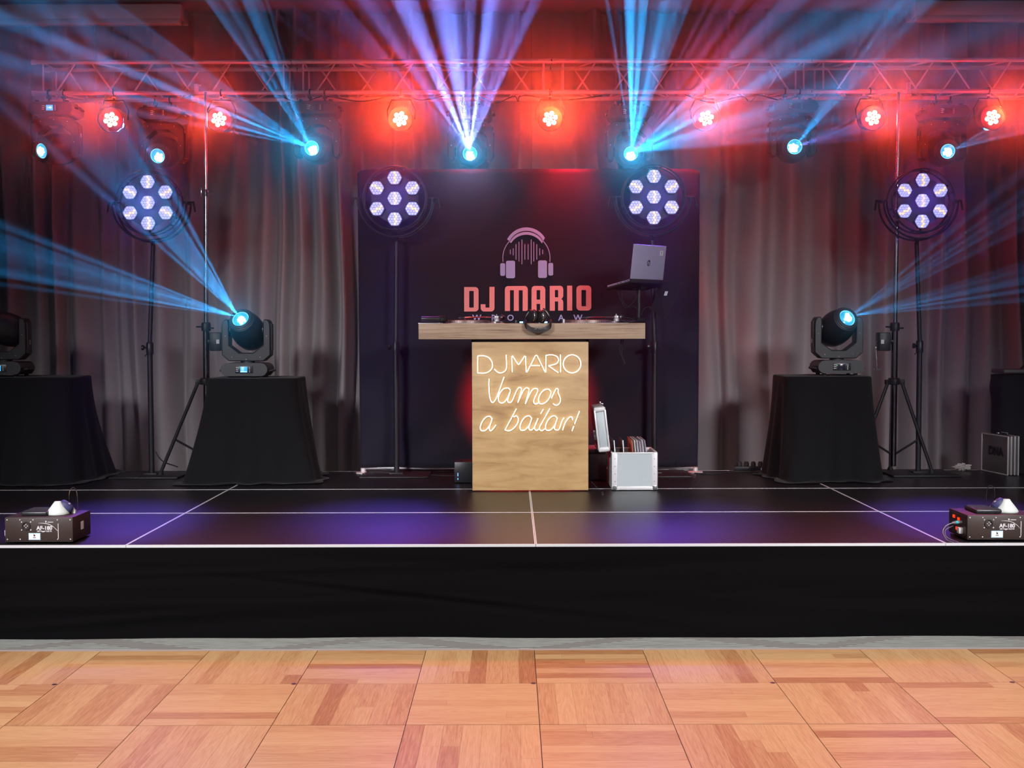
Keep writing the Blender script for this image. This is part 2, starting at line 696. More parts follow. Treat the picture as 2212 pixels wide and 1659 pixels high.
# ------------------------------------------------------------------ wood for the desk
def wood_mat(name, c0, c1, c2, sx, sz, rough=0.5, sheet=1.0):
    m = mat(name, c0, rough)
    k = NT(m)
    tc = k.n('TexCoord')
    mp = k.n('Mapping')
    mp.inputs['Scale'].default_value = (sx, 3, sz)
    k.l(tc.outputs['Object'], mp.inputs[0])
    n1 = k.n('TexNoise')
    n1.inputs['Scale'].default_value = 1.0
    n1.inputs['Detail'].default_value = 7
    n1.inputs['Roughness'].default_value = 0.62
    n1.inputs['Distortion'].default_value = 0.6
    k.l(mp.outputs[0], n1.inputs['Vector'])
    n2 = k.n('TexNoise')
    n2.inputs['Scale'].default_value = 5.5
    n2.inputs['Detail'].default_value = 4
    k.l(tc.outputs['Object'], n2.inputs['Vector'])
    f = k.math('MULTIPLY_ADD', n1.outputs['Fac'], 0.75, k.math('MULTIPLY', n2.outputs['Fac'], 0.3 * sheet))
    k.l(k.ramp(f, [(0.3, c2), (0.45, c1), (0.62, c0)]), k.b.inputs['Base Color'])
    return m


m_ply = wood_mat('birch_plywood', (0.56, 0.37, 0.17), (0.47, 0.29, 0.125), (0.30, 0.16, 0.06), 3.0, 16.0, 0.5)
m_edge = wood_mat('plywood_edge_grain', (0.50, 0.37, 0.26), (0.42, 0.29, 0.19), (0.17, 0.10, 0.06), 2.5, 130.0, 0.6, 0.6)
m_blackwood = mat('black_painted_wood', (0.014, 0.011, 0.011), 0.6)
m_neon = mat('neon_tube', (0.9, 0.85, 0.75), 0.4, emit=(1.0, 0.93, 0.82), strength=2.1)

fl, fr = at(904, 699, 7.30), at(1394, 697, 7.30)
ZT = fl.z
ZB = at(904, 733, 7.30).z
CX = (fl.x + fr.x) / 2
booth = thing('dj_booth', 'plywood DJ desk with wide tray top and tall front panel at centre stage', 'desk', (CX, 7.3, STAGE))
BW = fr.x - fl.x
h = ZT - STAGE
hb = ZB - STAGE
mb = MB()
mb.box((0, 0.011, (h + hb) / 2), (BW, 0.022, h - hb), 0.0015)
mb.build('tray_front', m_edge, booth)
mb = MB()
for s in (-1, 1):
    mb.box((s * (BW / 2 - 0.009), 0.26, (h + hb) / 2), (0.018, 0.474, h - hb), 0.0015)
mb.box((0, 0.49, (h + hb) / 2), (BW - 0.038, 0.018, h - hb), 0.0015)
mb.box((0, 0.25, hb + 0.008), (BW - 0.038, 0.455, 0.014))
mb.build('tray_box', m_blackwood, booth)
pl, pr = at(1020, 900, 7.33).x - CX, at(1271, 900, 7.33).x - CX
PCX, PW = (pl + pr) / 2, pr - pl
mb = MB()
mb.box((PCX, 0.039, (hb - 0.018) / 2 + 0.003), (PW, 0.018, hb - 0.026), 0.002)
mb.build('front_panel', m_ply, booth)
mb = MB()
for s in (-1, 1):
    mb.box((PCX + s * (PW / 2 - 0.006), 0.25, (hb - 0.003) / 2), (0.018, 0.40, hb - 0.003), 0.001)
mb.box((PCX, 0.25, hb - 0.012), (PW + 0.005, 0.40, 0.016))
mb.box((PCX, 0.25, 0.3), (PW - 0.04, 0.38, 0.018))
mb.build('side_panel', m_blackwood, booth)

# neon writing, strokes traced in local metres
neon = thing('neon_sign', 'glowing white neon lettering on the plywood desk front', 'neon sign', (CX + PCX, 7.329, STAGE))


def npt(x, y):
    p = at(880 + x / 3.95, 640 + y / 3.95, 7.318)
    return Vector((p.x - (CX + PCX), p.y - 7.329, p.z - STAGE))


def smooth_path(pts, n=6):
    out = []
    P = [Vector(p) for p in pts]
    for i in range(len(P) - 1):
        p0, p1, p2, p3 = P[max(i - 1, 0)], P[i], P[i + 1], P[min(i + 2, len(P) - 1)]
        for k in range(n):
            t = k / n
            out.append(0.5 * ((2 * p1) + (p2 - p0) * t + (2 * p0 - 5 * p1 + 4 * p2 - p3) * t * t + (3 * p1 - p0 - 3 * p2 + p3) * t ** 3))
    out.append(P[-1])
    return out


A_ = [(100, 20), (78, 0), (43, 12), (13, 52), (0, 95), (10, 122), (43, 120), (80, 78), (102, 18), (80, 85), (78, 112), (95, 122), (118, 108)]


def a_at(x, y, tail=None):
    q = [(x + u, y + v) for u, v in A_]
    if tail:
        q = q[:-1] + tail
    return q


NEON = {
    'DJ MARIO': [
        ('s', [(600, 655), (600, 510)]), ('c', [(600, 510), (650, 508), (695, 525), (722, 562), (725, 602), (705, 635), (665, 655), (600, 655)]),
        ('c', [(843, 500), (846, 600), (835, 635), (806, 653), (775, 650), (742, 622)]),
        ('s', [(895, 648), (890, 515), (897, 508), (941, 576), (949, 582), (958, 575), (1001, 508), (1009, 512), (1013, 648)]),
        ('s', [(1020, 648), (1091, 508), (1100, 503), (1109, 509), (1176, 648)]), ('s', [(1056, 592), (1132, 592)]),
        ('s', [(1181, 650), (1182, 504)]), ('c', [(1182, 504), (1235, 500), (1276, 515), (1289, 545), (1272, 574), (1228, 588), (1203, 593)]), ('s', [(1203, 593), (1288, 652)]),
        ('s', [(1306, 498), (1307, 648)]),
        ('o', (1405, 577, 75, 77))],
    'Vamos': [
        ('c', [(697, 705), (695, 750), (699, 830), (709, 882), (724, 906), (742, 896), (768, 845), (825, 688)]),
        ('c', [(880, 802), (858, 783), (818, 792), (786, 832), (776, 874), (788, 906), (820, 908), (853, 868), (880, 806), (860, 868), (856, 895), (870, 907), (893, 893),
               (930, 808), (952, 780), (972, 785), (970, 812), (942, 908)]),
        ('c', [(942, 908), (985, 812), (1012, 783), (1034, 788), (1036, 812), (1006, 918)]),
        ('c', [(1006, 918), (1048, 825), (1075, 792), (1102, 788), (1112, 808), (1080, 882), (1082, 912), (1104, 918), (1128, 898)]),
        ('c', [(1205, 793), (1170, 798), (1137, 830), (1119, 875), (1122, 908), (1148, 919), (1185, 900), (1215, 858), (1224, 815), (1205, 793)]),
        ('c', [(1228, 870), (1262, 800), (1277, 787), (1287, 798), (1286, 822), (1304, 868), (1302, 905), (1280, 928), (1256, 926), (1243, 915)])],
    'a': [('c', a_at(622, 1024, [(756, 1098)]))],
    'bailar!': [
        ('s', [(930, 960), (832, 1141)]), ('c', [(832, 1141), (868, 1148), (905, 1128), (938, 1085), (947, 1045), (930, 1022), (905, 1030)]),
        ('c', a_at(960, 1020, [(1082, 1118), (1115, 1042)])), ('c', [(1115, 1042), (1088, 1105), (1088, 1135), (1105, 1144), (1128, 1128)]),
        ('s', [(1160, 965), (1136, 1004)]),
        ('c', [(1215, 958), (1170, 1040), (1130, 1112), (1130, 1138), (1150, 1146), (1178, 1128)]),
        ('c', a_at(1178, 1020, [(1295, 1132), (1318, 1065), (1338, 1036)])),
        ('c', [(1325, 1143), (1345, 1082), (1378, 1036), (1402, 1030), (1410, 1056)]),
        ('s', [(1468, 980), (1426, 1090)]), ('s', [(1420, 1108), (1404, 1150)])]}
for wd, strokes in NEON.items():
    mb = MB()
    for kd, q in strokes:
        if kd == 'o':
            cx, cy, rx, ry = q
            mb.tube([npt(cx + rx * math.cos(R(a)), cy + ry * math.sin(R(a))) for a in range(0, 360, 9)], 0.0031, 8, closed=True)
        elif kd == 's':
            mb.tube([npt(*p) for p in q], 0.0031, 8)
        else:
            mb.tube(smooth_path([npt(*p) for p in q], 5), 0.0031, 8)
    mb.build('neon_word', m_neon, neon, smooth=180)

# turntables
m_slip = mat('red_slipmat', (0.45, 0.03, 0.04), 0.7)
m_silver = mat('silver_paint', (0.62, 0.63, 0.66), 0.35, 0.6)
m_platter = mat('dotted_platter_rim', (0.30, 0.25, 0.25), 0.4, 0.8)
k = NT(m_platter)
tc = k.n('TexCoord')
sp_ = k.n('SeparateXYZ')
k.l(tc.outputs['Object'], sp_.inputs[0])
ang = k.math('ARCTAN2', sp_.outputs[1], sp_.outputs[0])
dots = k.math('GREATER_THAN', k.math('SINE', k.math('MULTIPLY', ang, 120)), 0.1)
k.l(k.mix(dots, (0.1, 0.06, 0.06), (0.65, 0.55, 0.5)), k.b.inputs['Base Color'])
tray_z = hb + STAGE + 0.0155


def turntable(x, label):
    t = thing('turntable', label, 'turntable', (x, 7.55, ZT - 0.0455), group='pair of turntables in the desk tray')
    mb = MB()
    mb.box((0, 0, 0.0250), (0.445, 0.35, 0.048), 0.006)
    mb.build('plinth', m_silver, t)
    mb = MB()
    mb.lathe([(0.166, 0.0495), (0.166, 0.066), (0.160, 0.0675)], 48, T(-0.045, 0, 0))
    pt = mb.build('platter', m_platter, t, smooth=30)
    mb = MB()
    mb.lathe([(0.148, 0.0678), (0.148, 0.0700)], 48, T(-0.045, 0, 0))
    mb.lathe([(0.003, 0.07), (0.003, 0.079)], 10, T(-0.045, 0, 0))
    mb.build('slipmat', m_slip, pt, smooth=30)
    mb = MB()
    mb.lathe([(0.0085, 0.0495), (0.0085, 0.072), (0.006, 0.074)], 16, T(-0.203, -0.155, 0))
    mb.build('strobe_lamp', m_silver, t)
    mb = MB()
    mb.box((0.178, -0.04, 0.055), (0.03, 0.15, 0.010), 0.002)
    mb.build('pitch_slider', M_PLAST, t)
    mb = MB()
    bx, by = 0.165, 0.105
    mb.lathe([(0.045, 0.0495), (0.045, 0.060), (0.036, 0.063), (0.02, 0.064), (0.02, 0.080), (0.012, 0.082)], 28, T(bx, by, 0))
    mb.box((bx, by, 0.090), (0.026, 0.030, 0.020), 0.003)
    mb.lathe([(0.004, 0.1), (0.004, 0.112)], 10, T(bx, by, 0))
    base = mb.build('tonearm_base', m_silver, t)
    mb = MB()
    mb.tube([(bx - 0.01, by, 0.092), (bx - 0.09, by - 0.10, 0.091), (bx - 0.175, by - 0.19, 0.087), (bx - 0.21, by - 0.215, 0.084)], 0.0045, 10)
    arm = mb.build('tonearm', M_CHROME, t)
    mb = MB()
    M_ = T(bx + 0.018, by + 0.022, 0.092) @ RZ(50) @ RY(90)
    mb.lathe([(0.008, -0.01), (0.008, 0.012), (0.017, 0.014), (0.017, 0.040), (0.015, 0.042)], 24, M_)
    mb.build('counterweight', M_CHROME, arm)
    mb = MB()
    mb.box((bx - 0.225, by - 0.23, 0.082), (0.045, 0.016, 0.010), 0.002, T(0, 0, 0))
    mb.build('headshell', M_PLAST, arm)
    return t


turntable(at(1019, 700, 7.55).x, 'silver turntable in the desk tray, between microphone and mixer')
turntable(at(1281, 700, 7.55).x, 'silver turntable in the desk tray, right of the headphones')

mx = thing('dj_mixer', 'black DJ mixer with small knobs between the two turntables', 'mixer', (at(1150, 700, 7.55).x, 7.55, ZT - 0.057))
mb = MB()
mb.box((0, 0, 0.0305), (0.29, 0.34, 0.06), 0.004)
mb.build('mixer_body', M_PLAST, mx)
m_knobb = mat('knob_plastic', (0.02, 0.02, 0.025), 0.3)
for i in range(5):
    for j in range(3):
        mb = MB()
        mb.lathe([(0.0095, 0.0605), (0.008, 0.078), (0.007, 0.079)], 14, T(-0.11 + i * 0.055, -0.12 + j * 0.1, 0))
        mb.build('knob', m_knobb, mx)
m_bled = mat('blue_led', (0.1, 0.2, 0.9), 0.4, emit=(0.15, 0.35, 1.0), strength=6)
for x in (-0.075, 0.085):
    mb = MB()
    mb.box((x, -0.14, 0.0655), (0.022, 0.012, 0.009), 0.001)
    mb.build('led_button', m_bled, mx)

# microphone lying on the tray edge
mic = thing('microphone', 'black handheld microphone lying on the desk edge, left of the turntables', 'microphone', (at(938, 697, 7.36).x, 7.355, ZT + 0.0235))
M_ = RZ(6) @ RY(92)
mb = MB()
mb.lathe([(0.012, -0.085), (0.015, -0.08), (0.0175, -0.02), (0.021, 0.030), (0.021, 0.036)], 24, M_)
mb.build('handle', M_PLAST, mic)
m_mesh = mat('black_wire_mesh', (0.02, 0.02, 0.022), 0.4, 0.6, bump=0.8, bscale=600)
mb = MB()
mb.lathe([(0.021, 0.0365), (0.0245, 0.04), (0.026, 0.055), (0.0245, 0.07), (0.018, 0.082), (0.008, 0.087)], 28, M_)
mb.build('mesh_head', m_mesh, mic)
m_purple = mat('violet_grip', (0.2, 0.16, 0.5), 0.4)
mb = MB()
mb.box((-0.035, 0, 0.0155), (0.05, 0.004, 0.002))
mb.build('switch', m_purple, mic)
tray_top = thing('tray_cover', 'thin pale cover board on top of the left desk tray end', 'board', (at(925, 697, 7.4).x, 7.40, ZT + 0.0003))
mb = MB()
mb.box((0.02, 0, -0.0 + 0.0018), (0.16, 0.15, 0.003), 0.0008)
mb.build('board', m_silver, tray_top)
mic.location.z = ZT + 0.0035 + 0.026

# headphones hanging over the tray edge
hp = thing('headphones', 'black and silver headphones draped over the middle of the desk edge', 'headphones', (at(1160, 700, 7.29).x, 7.29, ZT))
m_pad = mat('black_leatherette', (0.018, 0.014, 0.016), 0.5)
s = 1 / 333.0
def hpt(px, py, y):
    return Vector(((px - 1160) * s, y, (699 - py) * s))
band = [hpt(1134, 694, 0.012), hpt(1135, 702, -0.018), hpt(1141, 709, -0.032), hpt(1152, 713.5, -0.038), hpt(1165, 715, -0.04), hpt(1178, 712, -0.038), hpt(1187, 706, -0.03), hpt(1189.5, 699, -0.014), hpt(1189, 692, 0.014)]
mb = MB()
bp_ = smooth_path(band, 4)
n0 = len(bp_)
vs_, fs_ = [], []
for i, p in enumerate(bp_):
    t_ = (bp_[min(i + 1, n0 - 1)] - bp_[max(i - 1, 0)]).normalized()
    out = Vector((0, 0, 1)) - t_ * t_.z
    if out.length < 0.3:
        out = Vector((-t_.z, 0, t_.x))
    hh = 0.5 if abs(i / (n0 - 1) - 0.5) > 0.36 else 1.0
    w1 = Vector((0, 0, 0.0155 * hh))
    w2 = Vector((t_.y, -t_.x, 0)).normalized() * 0.006 if (abs(t_.x) + abs(t_.y)) > 0.05 else Vector((0.006, 0, 0))
    vs_ += [p + w1 + w2, p + w1 - w2, p - w1 - w2, p - w1 + w2]
for i in range(n0 - 1):
    for q in range(4):
        r_ = (q + 1) % 4
        fs_.append([i * 4 + q, i * 4 + r_, i * 4 + 4 + r_, i * 4 + 4 + q])
fs_ += [[0, 1, 2, 3], [(n0 - 1) * 4 + q for q in (3, 2, 1, 0)]]
mb.add(vs_, fs_)
hb_ = mb.build('headband', m_pad, hp, smooth=50)
words('brand_lettering', 'SHURE', 0.027, mat('grey_print', (0.16, 0.15, 0.15), 0.6), hb_, T(*(hpt(1167, 709.5, -0.0475))) @ RZ(3) @ RX(0) @ RY(-4), sx=1.0, bold=0.0004)
for (px, py, sg) in ((1134, 690, 1), (1188, 688, -1)):
    mb = MB()
    mb.tube(smooth_path([hpt(px, py + 6, 0.004), hpt(px + sg * 1, py - 4, 0.02), hpt(px + sg * 9, py - 17, 0.04), hpt(px + sg * 14, py - 21, 0.05)]), 0.005, 8)
    mb.build('yoke_arm', M_CHROME, hp)
for (px, rz_, pyc) in ((1150, 35, 683), (1170, 30, 684)):
    M_ = T(*hpt(px, pyc, 0.055)) @ RZ(rz_) @ RY(-90)
    mb = MB()
    mb.lathe([(0.03, 0.032), (0.040, 0.028), (0.042, 0.012)], 30, M_)
    e1 = mb.build('ear_cup', M_PLAST, hp)
    mb = MB()
    mb.lathe([(0.0432, 0.004), (0.0445, 0.006), (0.0445, 0.012), (0.0432, 0.014)], 30, M_)
    mb.build('silver_ring', M_CHROME, e1)
    mb = MB()
    mb.lathe([(0.042, 0.004), (0.044, -0.002), (0.043, -0.012), (0.036, -0.018)], 30, M_)
    mb.build('ear_pad', m_pad, e1)

# sheet of paper and cable at the right end
m_lil = mat('lilac_paper', (0.42, 0.38, 0.75), 0.6)
def sheet(u, v):
    return (-0.07 + 0.16 * u, -0.05 + 0.1 * v, 0.002 + 0.017 * math.sin(u * 2.4) * (1 - 0.4 * v))
pp = thing('paper_sheet', 'curled lilac paper sheet at the right end of the desk', 'paper', (at(1342, 697, 7.42).x, 7.42, ZT + 0.0005))
mb = MB()
mb.grid(sheet, 14, 4)
o = mb.build('sheet', m_lil, pp)
md = o.modifiers.new('thickness', 'SOLIDIFY')
md.thickness = 0.0008
mb = MB()
mb.box((0.03, 0.02, -0.008), (0.22, 0.12, 0.014), 0.002)
mb.build('folder', m_blackwood, pp)
cb_ = MB()
cb_.tube(smooth_path([at(1342, 690, 7.34), at(1352, 686, 7.32), at(1366, 689, 7.33), at(1368, 694, 7.31), at(1355, 696, 7.30), at(1343, 694, 7.31), at(1342, 690, 7.34)]), 0.003, 6)
o = cb_.build('audio_cable', M_RUBBER)
tag(o, 'short black cable loop lying on the lilac paper', 'cable')
cb_ = MB()
cb_.tube(smooth_path([at(1342, 733, 7.42), at(1341, 745, 7.42), at(1338, 755, 7.42), at(1344, 772, 7.42), at(1350, 786, 7.42)]), 0.0035, 6)
cb_.tube(smooth_path([at(1346, 733, 7.43), at(1345, 748, 7.43), at(1343, 760, 7.43), at(1347, 775, 7.43), at(1351, 784, 7.43)]), 0.0025, 6)
o = cb_.build('loose_cable', M_RUBBER)
tag(o, 'black cable end dangling below the right side of the desk tray', 'cable')

# ------------------------------------------------------------------ banner wall
YB = 8.36
m_ban = mat('navy_banner_cloth', (0.012, 0.010, 0.020), 0.8, spec=0.25, sheen=0.08, bump=0.25, bscale=700)
m_coral = mat('coral_print', (0.95, 0.33, 0.30), 0.7)
m_lav = mat('lavender_print', (0.36, 0.42, 0.72), 0.7)
bl, br = at(772, 366, YB), at(1509, 1008, YB)
ban = thing('banner_stand', 'large dark navy fabric banner with coral lettering standing behind the desk', 'banner', ((bl.x + br.x) / 2, YB, STAGE))
BX = (bl.x + br.x) / 2
BWd = (br.x - bl.x)
BZ1 = bl.z - STAGE
BZ0 = br.z - STAGE


def cloth(u, v):
    x = -BWd / 2 + BWd * u
    x += 0.01 * (1 - v) * (0.5 - u)
    z = BZ0 + (BZ1 - BZ0) * v
    low = max(0, 0.35 - v) / 0.35
    y = 0.012 * low * math.sin(x * 5 + z * 7) + 0.010 * low * math.sin(x * 11 - z * 13 + 1) + 0.003 * math.sin(x * 3 + z * 2)
    rr = 0.05
    cut = 0
    if v > 0.97 and (u < 0.04 or u > 0.96):
        du = min(u, 1 - u) / 0.04
        cut = (1 - math.sqrt(max(0, 1 - (1 - du) ** 2))) * 0.03 * (v - 0.97) / 0.03
    return (x, y, z - cut)


mb = MB()
mb.grid(cloth, 120, 60)
fab = mb.build('banner_cloth', m_ban, ban, smooth=180)
md = fab.modifiers.new('thickness', 'SOLIDIFY')
md.thickness = 0.002
md.offset = -1
mb = MB()
mb.tube([(-BWd / 2 + 0.05, 0.035, BZ1 - 0.012), (BWd / 2 - 0.05, 0.035, BZ1 - 0.012)], 0.014, 12)
mb.tube([(-BWd / 2 + 0.03, 0.035, 0.035), (BWd / 2 - 0.02, 0.035, 0.035)], 0.014, 12)
mb.build('cross_bar', M_ALU, ban)
for sx in (-1, 1):
    mb = MB()
    mb.tube([(sx * (BWd / 2 - 0.03), 0.035, 0.02), (sx * (BWd / 2 - 0.03), 0.035, BZ1 - 0.02)], 0.015, 12)
    mb.build('upright', M_ALU, ban)
    mb = MB()
    mb.lathe([(0.055, 0.001), (0.055, 0.008), (0.02, 0.012), (0.018, 0.04)], 28, T(sx * (BWd / 2 - 0.03), -0.035, 0))
    mb.box((sx * (BWd / 2 - 0.03), 0.01, 0.006), (0.03, 0.1, 0.008))
    mb.build('foot', M_ALU, ban)


def bpx(x, y):
    """banner point in local x,z from a detail position"""
    p = at(740 + x / 2.989, 340 + y / 2.989, YB - 0.01)
    return (p.x - BX, p.z - STAGE)


def loop(pts):
    return [bpx(*p) for p in pts]


def rr_px(x0, y0, x1, y1, r, c=(1, 1, 1, 1)):
    # y down in the detail; corners: top-left, top-right, bottom-right, bottom-left
    q = rrect(x0, -y1, x1, -y0, r, (c[3], c[2], c[1], c[0]), 4)
    return [(a_, -b_) for a_, b_ in q]


MF = T(0, -0.009, 0)
# DJ MARIO block letters
L = {}
L['D'] = [rr_px(785, 837, 878, 995, 22, (0, 1, 1, 0)), rr_px(818, 862, 847, 970, 4)]
L['J'] = [[(948, 836), (981, 836), (981, 972)] + [(959 + 22 * math.cos(R(a)), 973 + 22 * math.sin(R(a))) for a in range(0, 91, 18)] +
          [(914 - 22 * math.sin(R(a)), 973 + 22 * math.cos(R(a))) for a in range(0, 91, 18)] + [(892, 948), (923, 948), (923, 970), (948, 970)]]
L['M'] = [[(1048, 992), (1048, 852), (1052, 838), (1064, 831), (1180, 830), (1190, 836), (1196, 848), (1196, 991), (1163, 991), (1163, 858), (1138, 858), (1138, 991), (1106, 991), (1106, 858), (1081, 858), (1081, 992)]]
L['A'] = [[(1220, 991), (1220, 852), (1224, 838), (1236, 830), (1292, 830), (1304, 838), (1309, 852), (1309, 990), (1276, 990), (1276, 946), (1253, 946), (1253, 991)], rr_px(1253, 857, 1276, 918, 3)]
L['R'] = [[(1338, 990), (1338, 830), (1408, 829), (1420, 836), (1425, 850), (1425, 896), (1419, 908), (1412, 914), (1420, 920), (1425, 934), (1425, 989), (1392, 989), (1392, 930), (1371, 930), (1371, 990)], rr_px(1371, 856, 1392, 903, 3)]
L['I'] = [rr_px(1450, 828, 1483, 989, 1)]
L['O'] = [rr_px(1510, 827, 1606, 989, 24), rr_px(1543, 856, 1572, 961, 4)]
for ch, loops in L.items():
    flat('coral_letter', [loop(q) for q in loops], m_coral, fab, MF)
for i, ch in enumerate('WROC\u0141AW'):
    x = 740 + (845 + 24 + i * 110) / 2.989
    p = at(1030 + i * 36.4, 687, YB - 0.01)
    words('town_letter', ch, 0.062, m_lav, fab, T(p.x - BX, -0.010, p.z - STAGE), bold=0.0012)
# headphone logo with sound bars
outer = arc(1187, 640, 186, 137, 43, 14)
band_o = [(1187 + 150 * math.cos(R(a)) * 1.0, 590 - 135 * math.sin(R(a))) for a in range(150, 29, -8)]
loops = []
top = [(1187 + 141 * math.cos(R(a)), 596 - 144 * math.sin(R(a))) for a in range(152, 27, -5)]
bot = [(1187 + 112 * math.cos(R(a)), 603 - 104 * math.sin(R(a))) for a in range(27, 153, 5)]
slit_t = [(1187 + 124 * math.cos(R(a)), 600 - 126 * math.sin(R(a))) for a in range(148, 31, -5)]
slit_b = [(1187 + 122 * math.cos(R(a)), 600 - 119 * math.sin(R(a))) for a in range(32, 149, 5)]
flat('logo_headband', [loop(top + bot), loop(slit_t + slit_b)], m_lav, fab, MF)
thin_o = [(1187 + 155 * math.cos(R(a)), 650 - 158 * math.sin(R(a))) for a in range(190, 126, -6)] + [(1187 + 150 * math.cos(R(a)), 650 - 153 * math.sin(R(a))) for a in range(128, 191, 6)]
flat('logo_arc', [loop(thin_o)], m_lav, fab, MF)
flat('logo_arc', [loop([(2374 - x, y) for x, y in thin_o])], m_lav, fab, MF)
for q in (rr_px(1055, 667, 1114, 780, 12), rr_px(1018, 683, 1050, 765, 10), rr_px(1262, 665, 1320, 778, 12), rr_px(1328, 681, 1360, 763, 10)):
    flat('logo_ear_pad', [loop(q)], m_lav, fab, MF)
for x, a, b in ((1083, 595, 625), (1102, 587, 632), (1120, 560, 660), (1139, 545, 672), (1158, 530, 690), (1177, 560, 660), (1198, 560, 660), (1218, 530, 690), (1235, 545, 672), (1254, 560, 660), (1273, 587, 632), (1292, 595, 625)):
    flat('logo_bar', [loop(rr_px(x - 2.3, a, x + 2.3, b, 2))], m_lav, fab, MF)

# ------------------------------------------------------------------ truss
YF, YK = 8.45, 8.69
ZTR = at(1106, 132, YF).z
ZBR = at(1106, 199, YF).z
TX0 = at(68, 170, YF).x
TL = (at(1753, 170, YF).x - TX0) / 3
BR = [('v', .045, .045), ('/', .093, .173), ('\\', .23, .315), ('/', .391, .472), ('\\', .532, .614), ('/', .692, .769), ('\\', .835, .916), ('v', .97, .97)]


def make_truss(label):
    t = thing('truss_section', label, 'truss', (TX0, YF, ZBR), group='aluminium box truss sections above the stage')
    H_, D_ = ZTR - ZBR, YK - YF
    cor = [(0, 0), (0, H_), (D_, 0), (D_, H_)]
    for y, z in cor:
        mb = MB()
        mb.tube([(0.012, y, z), (TL - 0.012, y, z)], 0.0165, 16)
        for x in (0.02, TL - 0.02):
            mb.tube([(x - 0.016, y, z), (x + 0.016, y, z)], 0.0195, 16)
        mb.build('main_tube', M_ALU, t)
    for (y0, z0, y1, z1, flip) in ((0, 0, 0, H_, 0), (D_, 0, D_, H_, 1), (0, 0, D_, 0, 0), (0, H_, D_, H_, 1)):
        for kd, a, b in BR:
            if kd == '/' and not flip or kd == '\\' and flip:
                p, q = (a, 0), (b, 1)
            elif kd == 'v':
                p, q = (a, 0), (a, 1)
            else:
                p, q = (a, 1), (b, 0)
            P_ = [Vector((f_ * TL, y0 + (y1 - y0) * g_, z0 + (z1 - z0) * g_)) for f_, g_ in (p, q)]
            d_ = (P_[1] - P_[0]).normalized() * 0.014
            mb = MB()
            mb.tube([P_[0] + d_, P_[1] - d_], 0.007, 8)
            mb.build('brace', M_ALU, t)
    mb = MB()
    for (y, z) in cor:
        mb.tube([(TL - 0.02, y, z), (TL + 0.008, y, z)], 0.0125, 12)
    mb.build('coupler', M_CHROME, t)
    return t


t0 = make_truss('leftmost section of the aluminium box truss')
dup(t0, 'second section of the aluminium box truss from the left', (TX0 + TL, YF, ZBR))
dup(t0, 'third section of the aluminium box truss, right of the middle joint', (TX0 + 2 * TL, YF, ZBR))
dup(t0, 'rightmost section of the aluminium box truss, cut by the frame', (TX0 + 3 * TL, YF, ZBR))
for i, (x0, x1, x2, x3) in enumerate(((600, 700, 860, 960), (1030, 1110, 1130, 1300), (1480, 1600, 1640, 1730))):
    mb = MB()
    mb.tube(smooth_path([at(x0, 205, YF + .1), at((x0 + x1) / 2, 222, YF + .12), at(x1, 208, YF + .1), at((x1 + x2) / 2, 219, YF + .12), at(x2, 206, YF + .1), at((x2 + x3) / 2, 216, YF + .14), at(x3, 207, YF + .1)], 8), 0.0045, 6)
    tag(mb.build('power_cable', M_RUBBER), 'black cable sagging under the truss, %s' % ('left of the middle', 'behind the middle red spotlight', 'right of the middle')[i], 'cable', group='cables sagging under the truss')

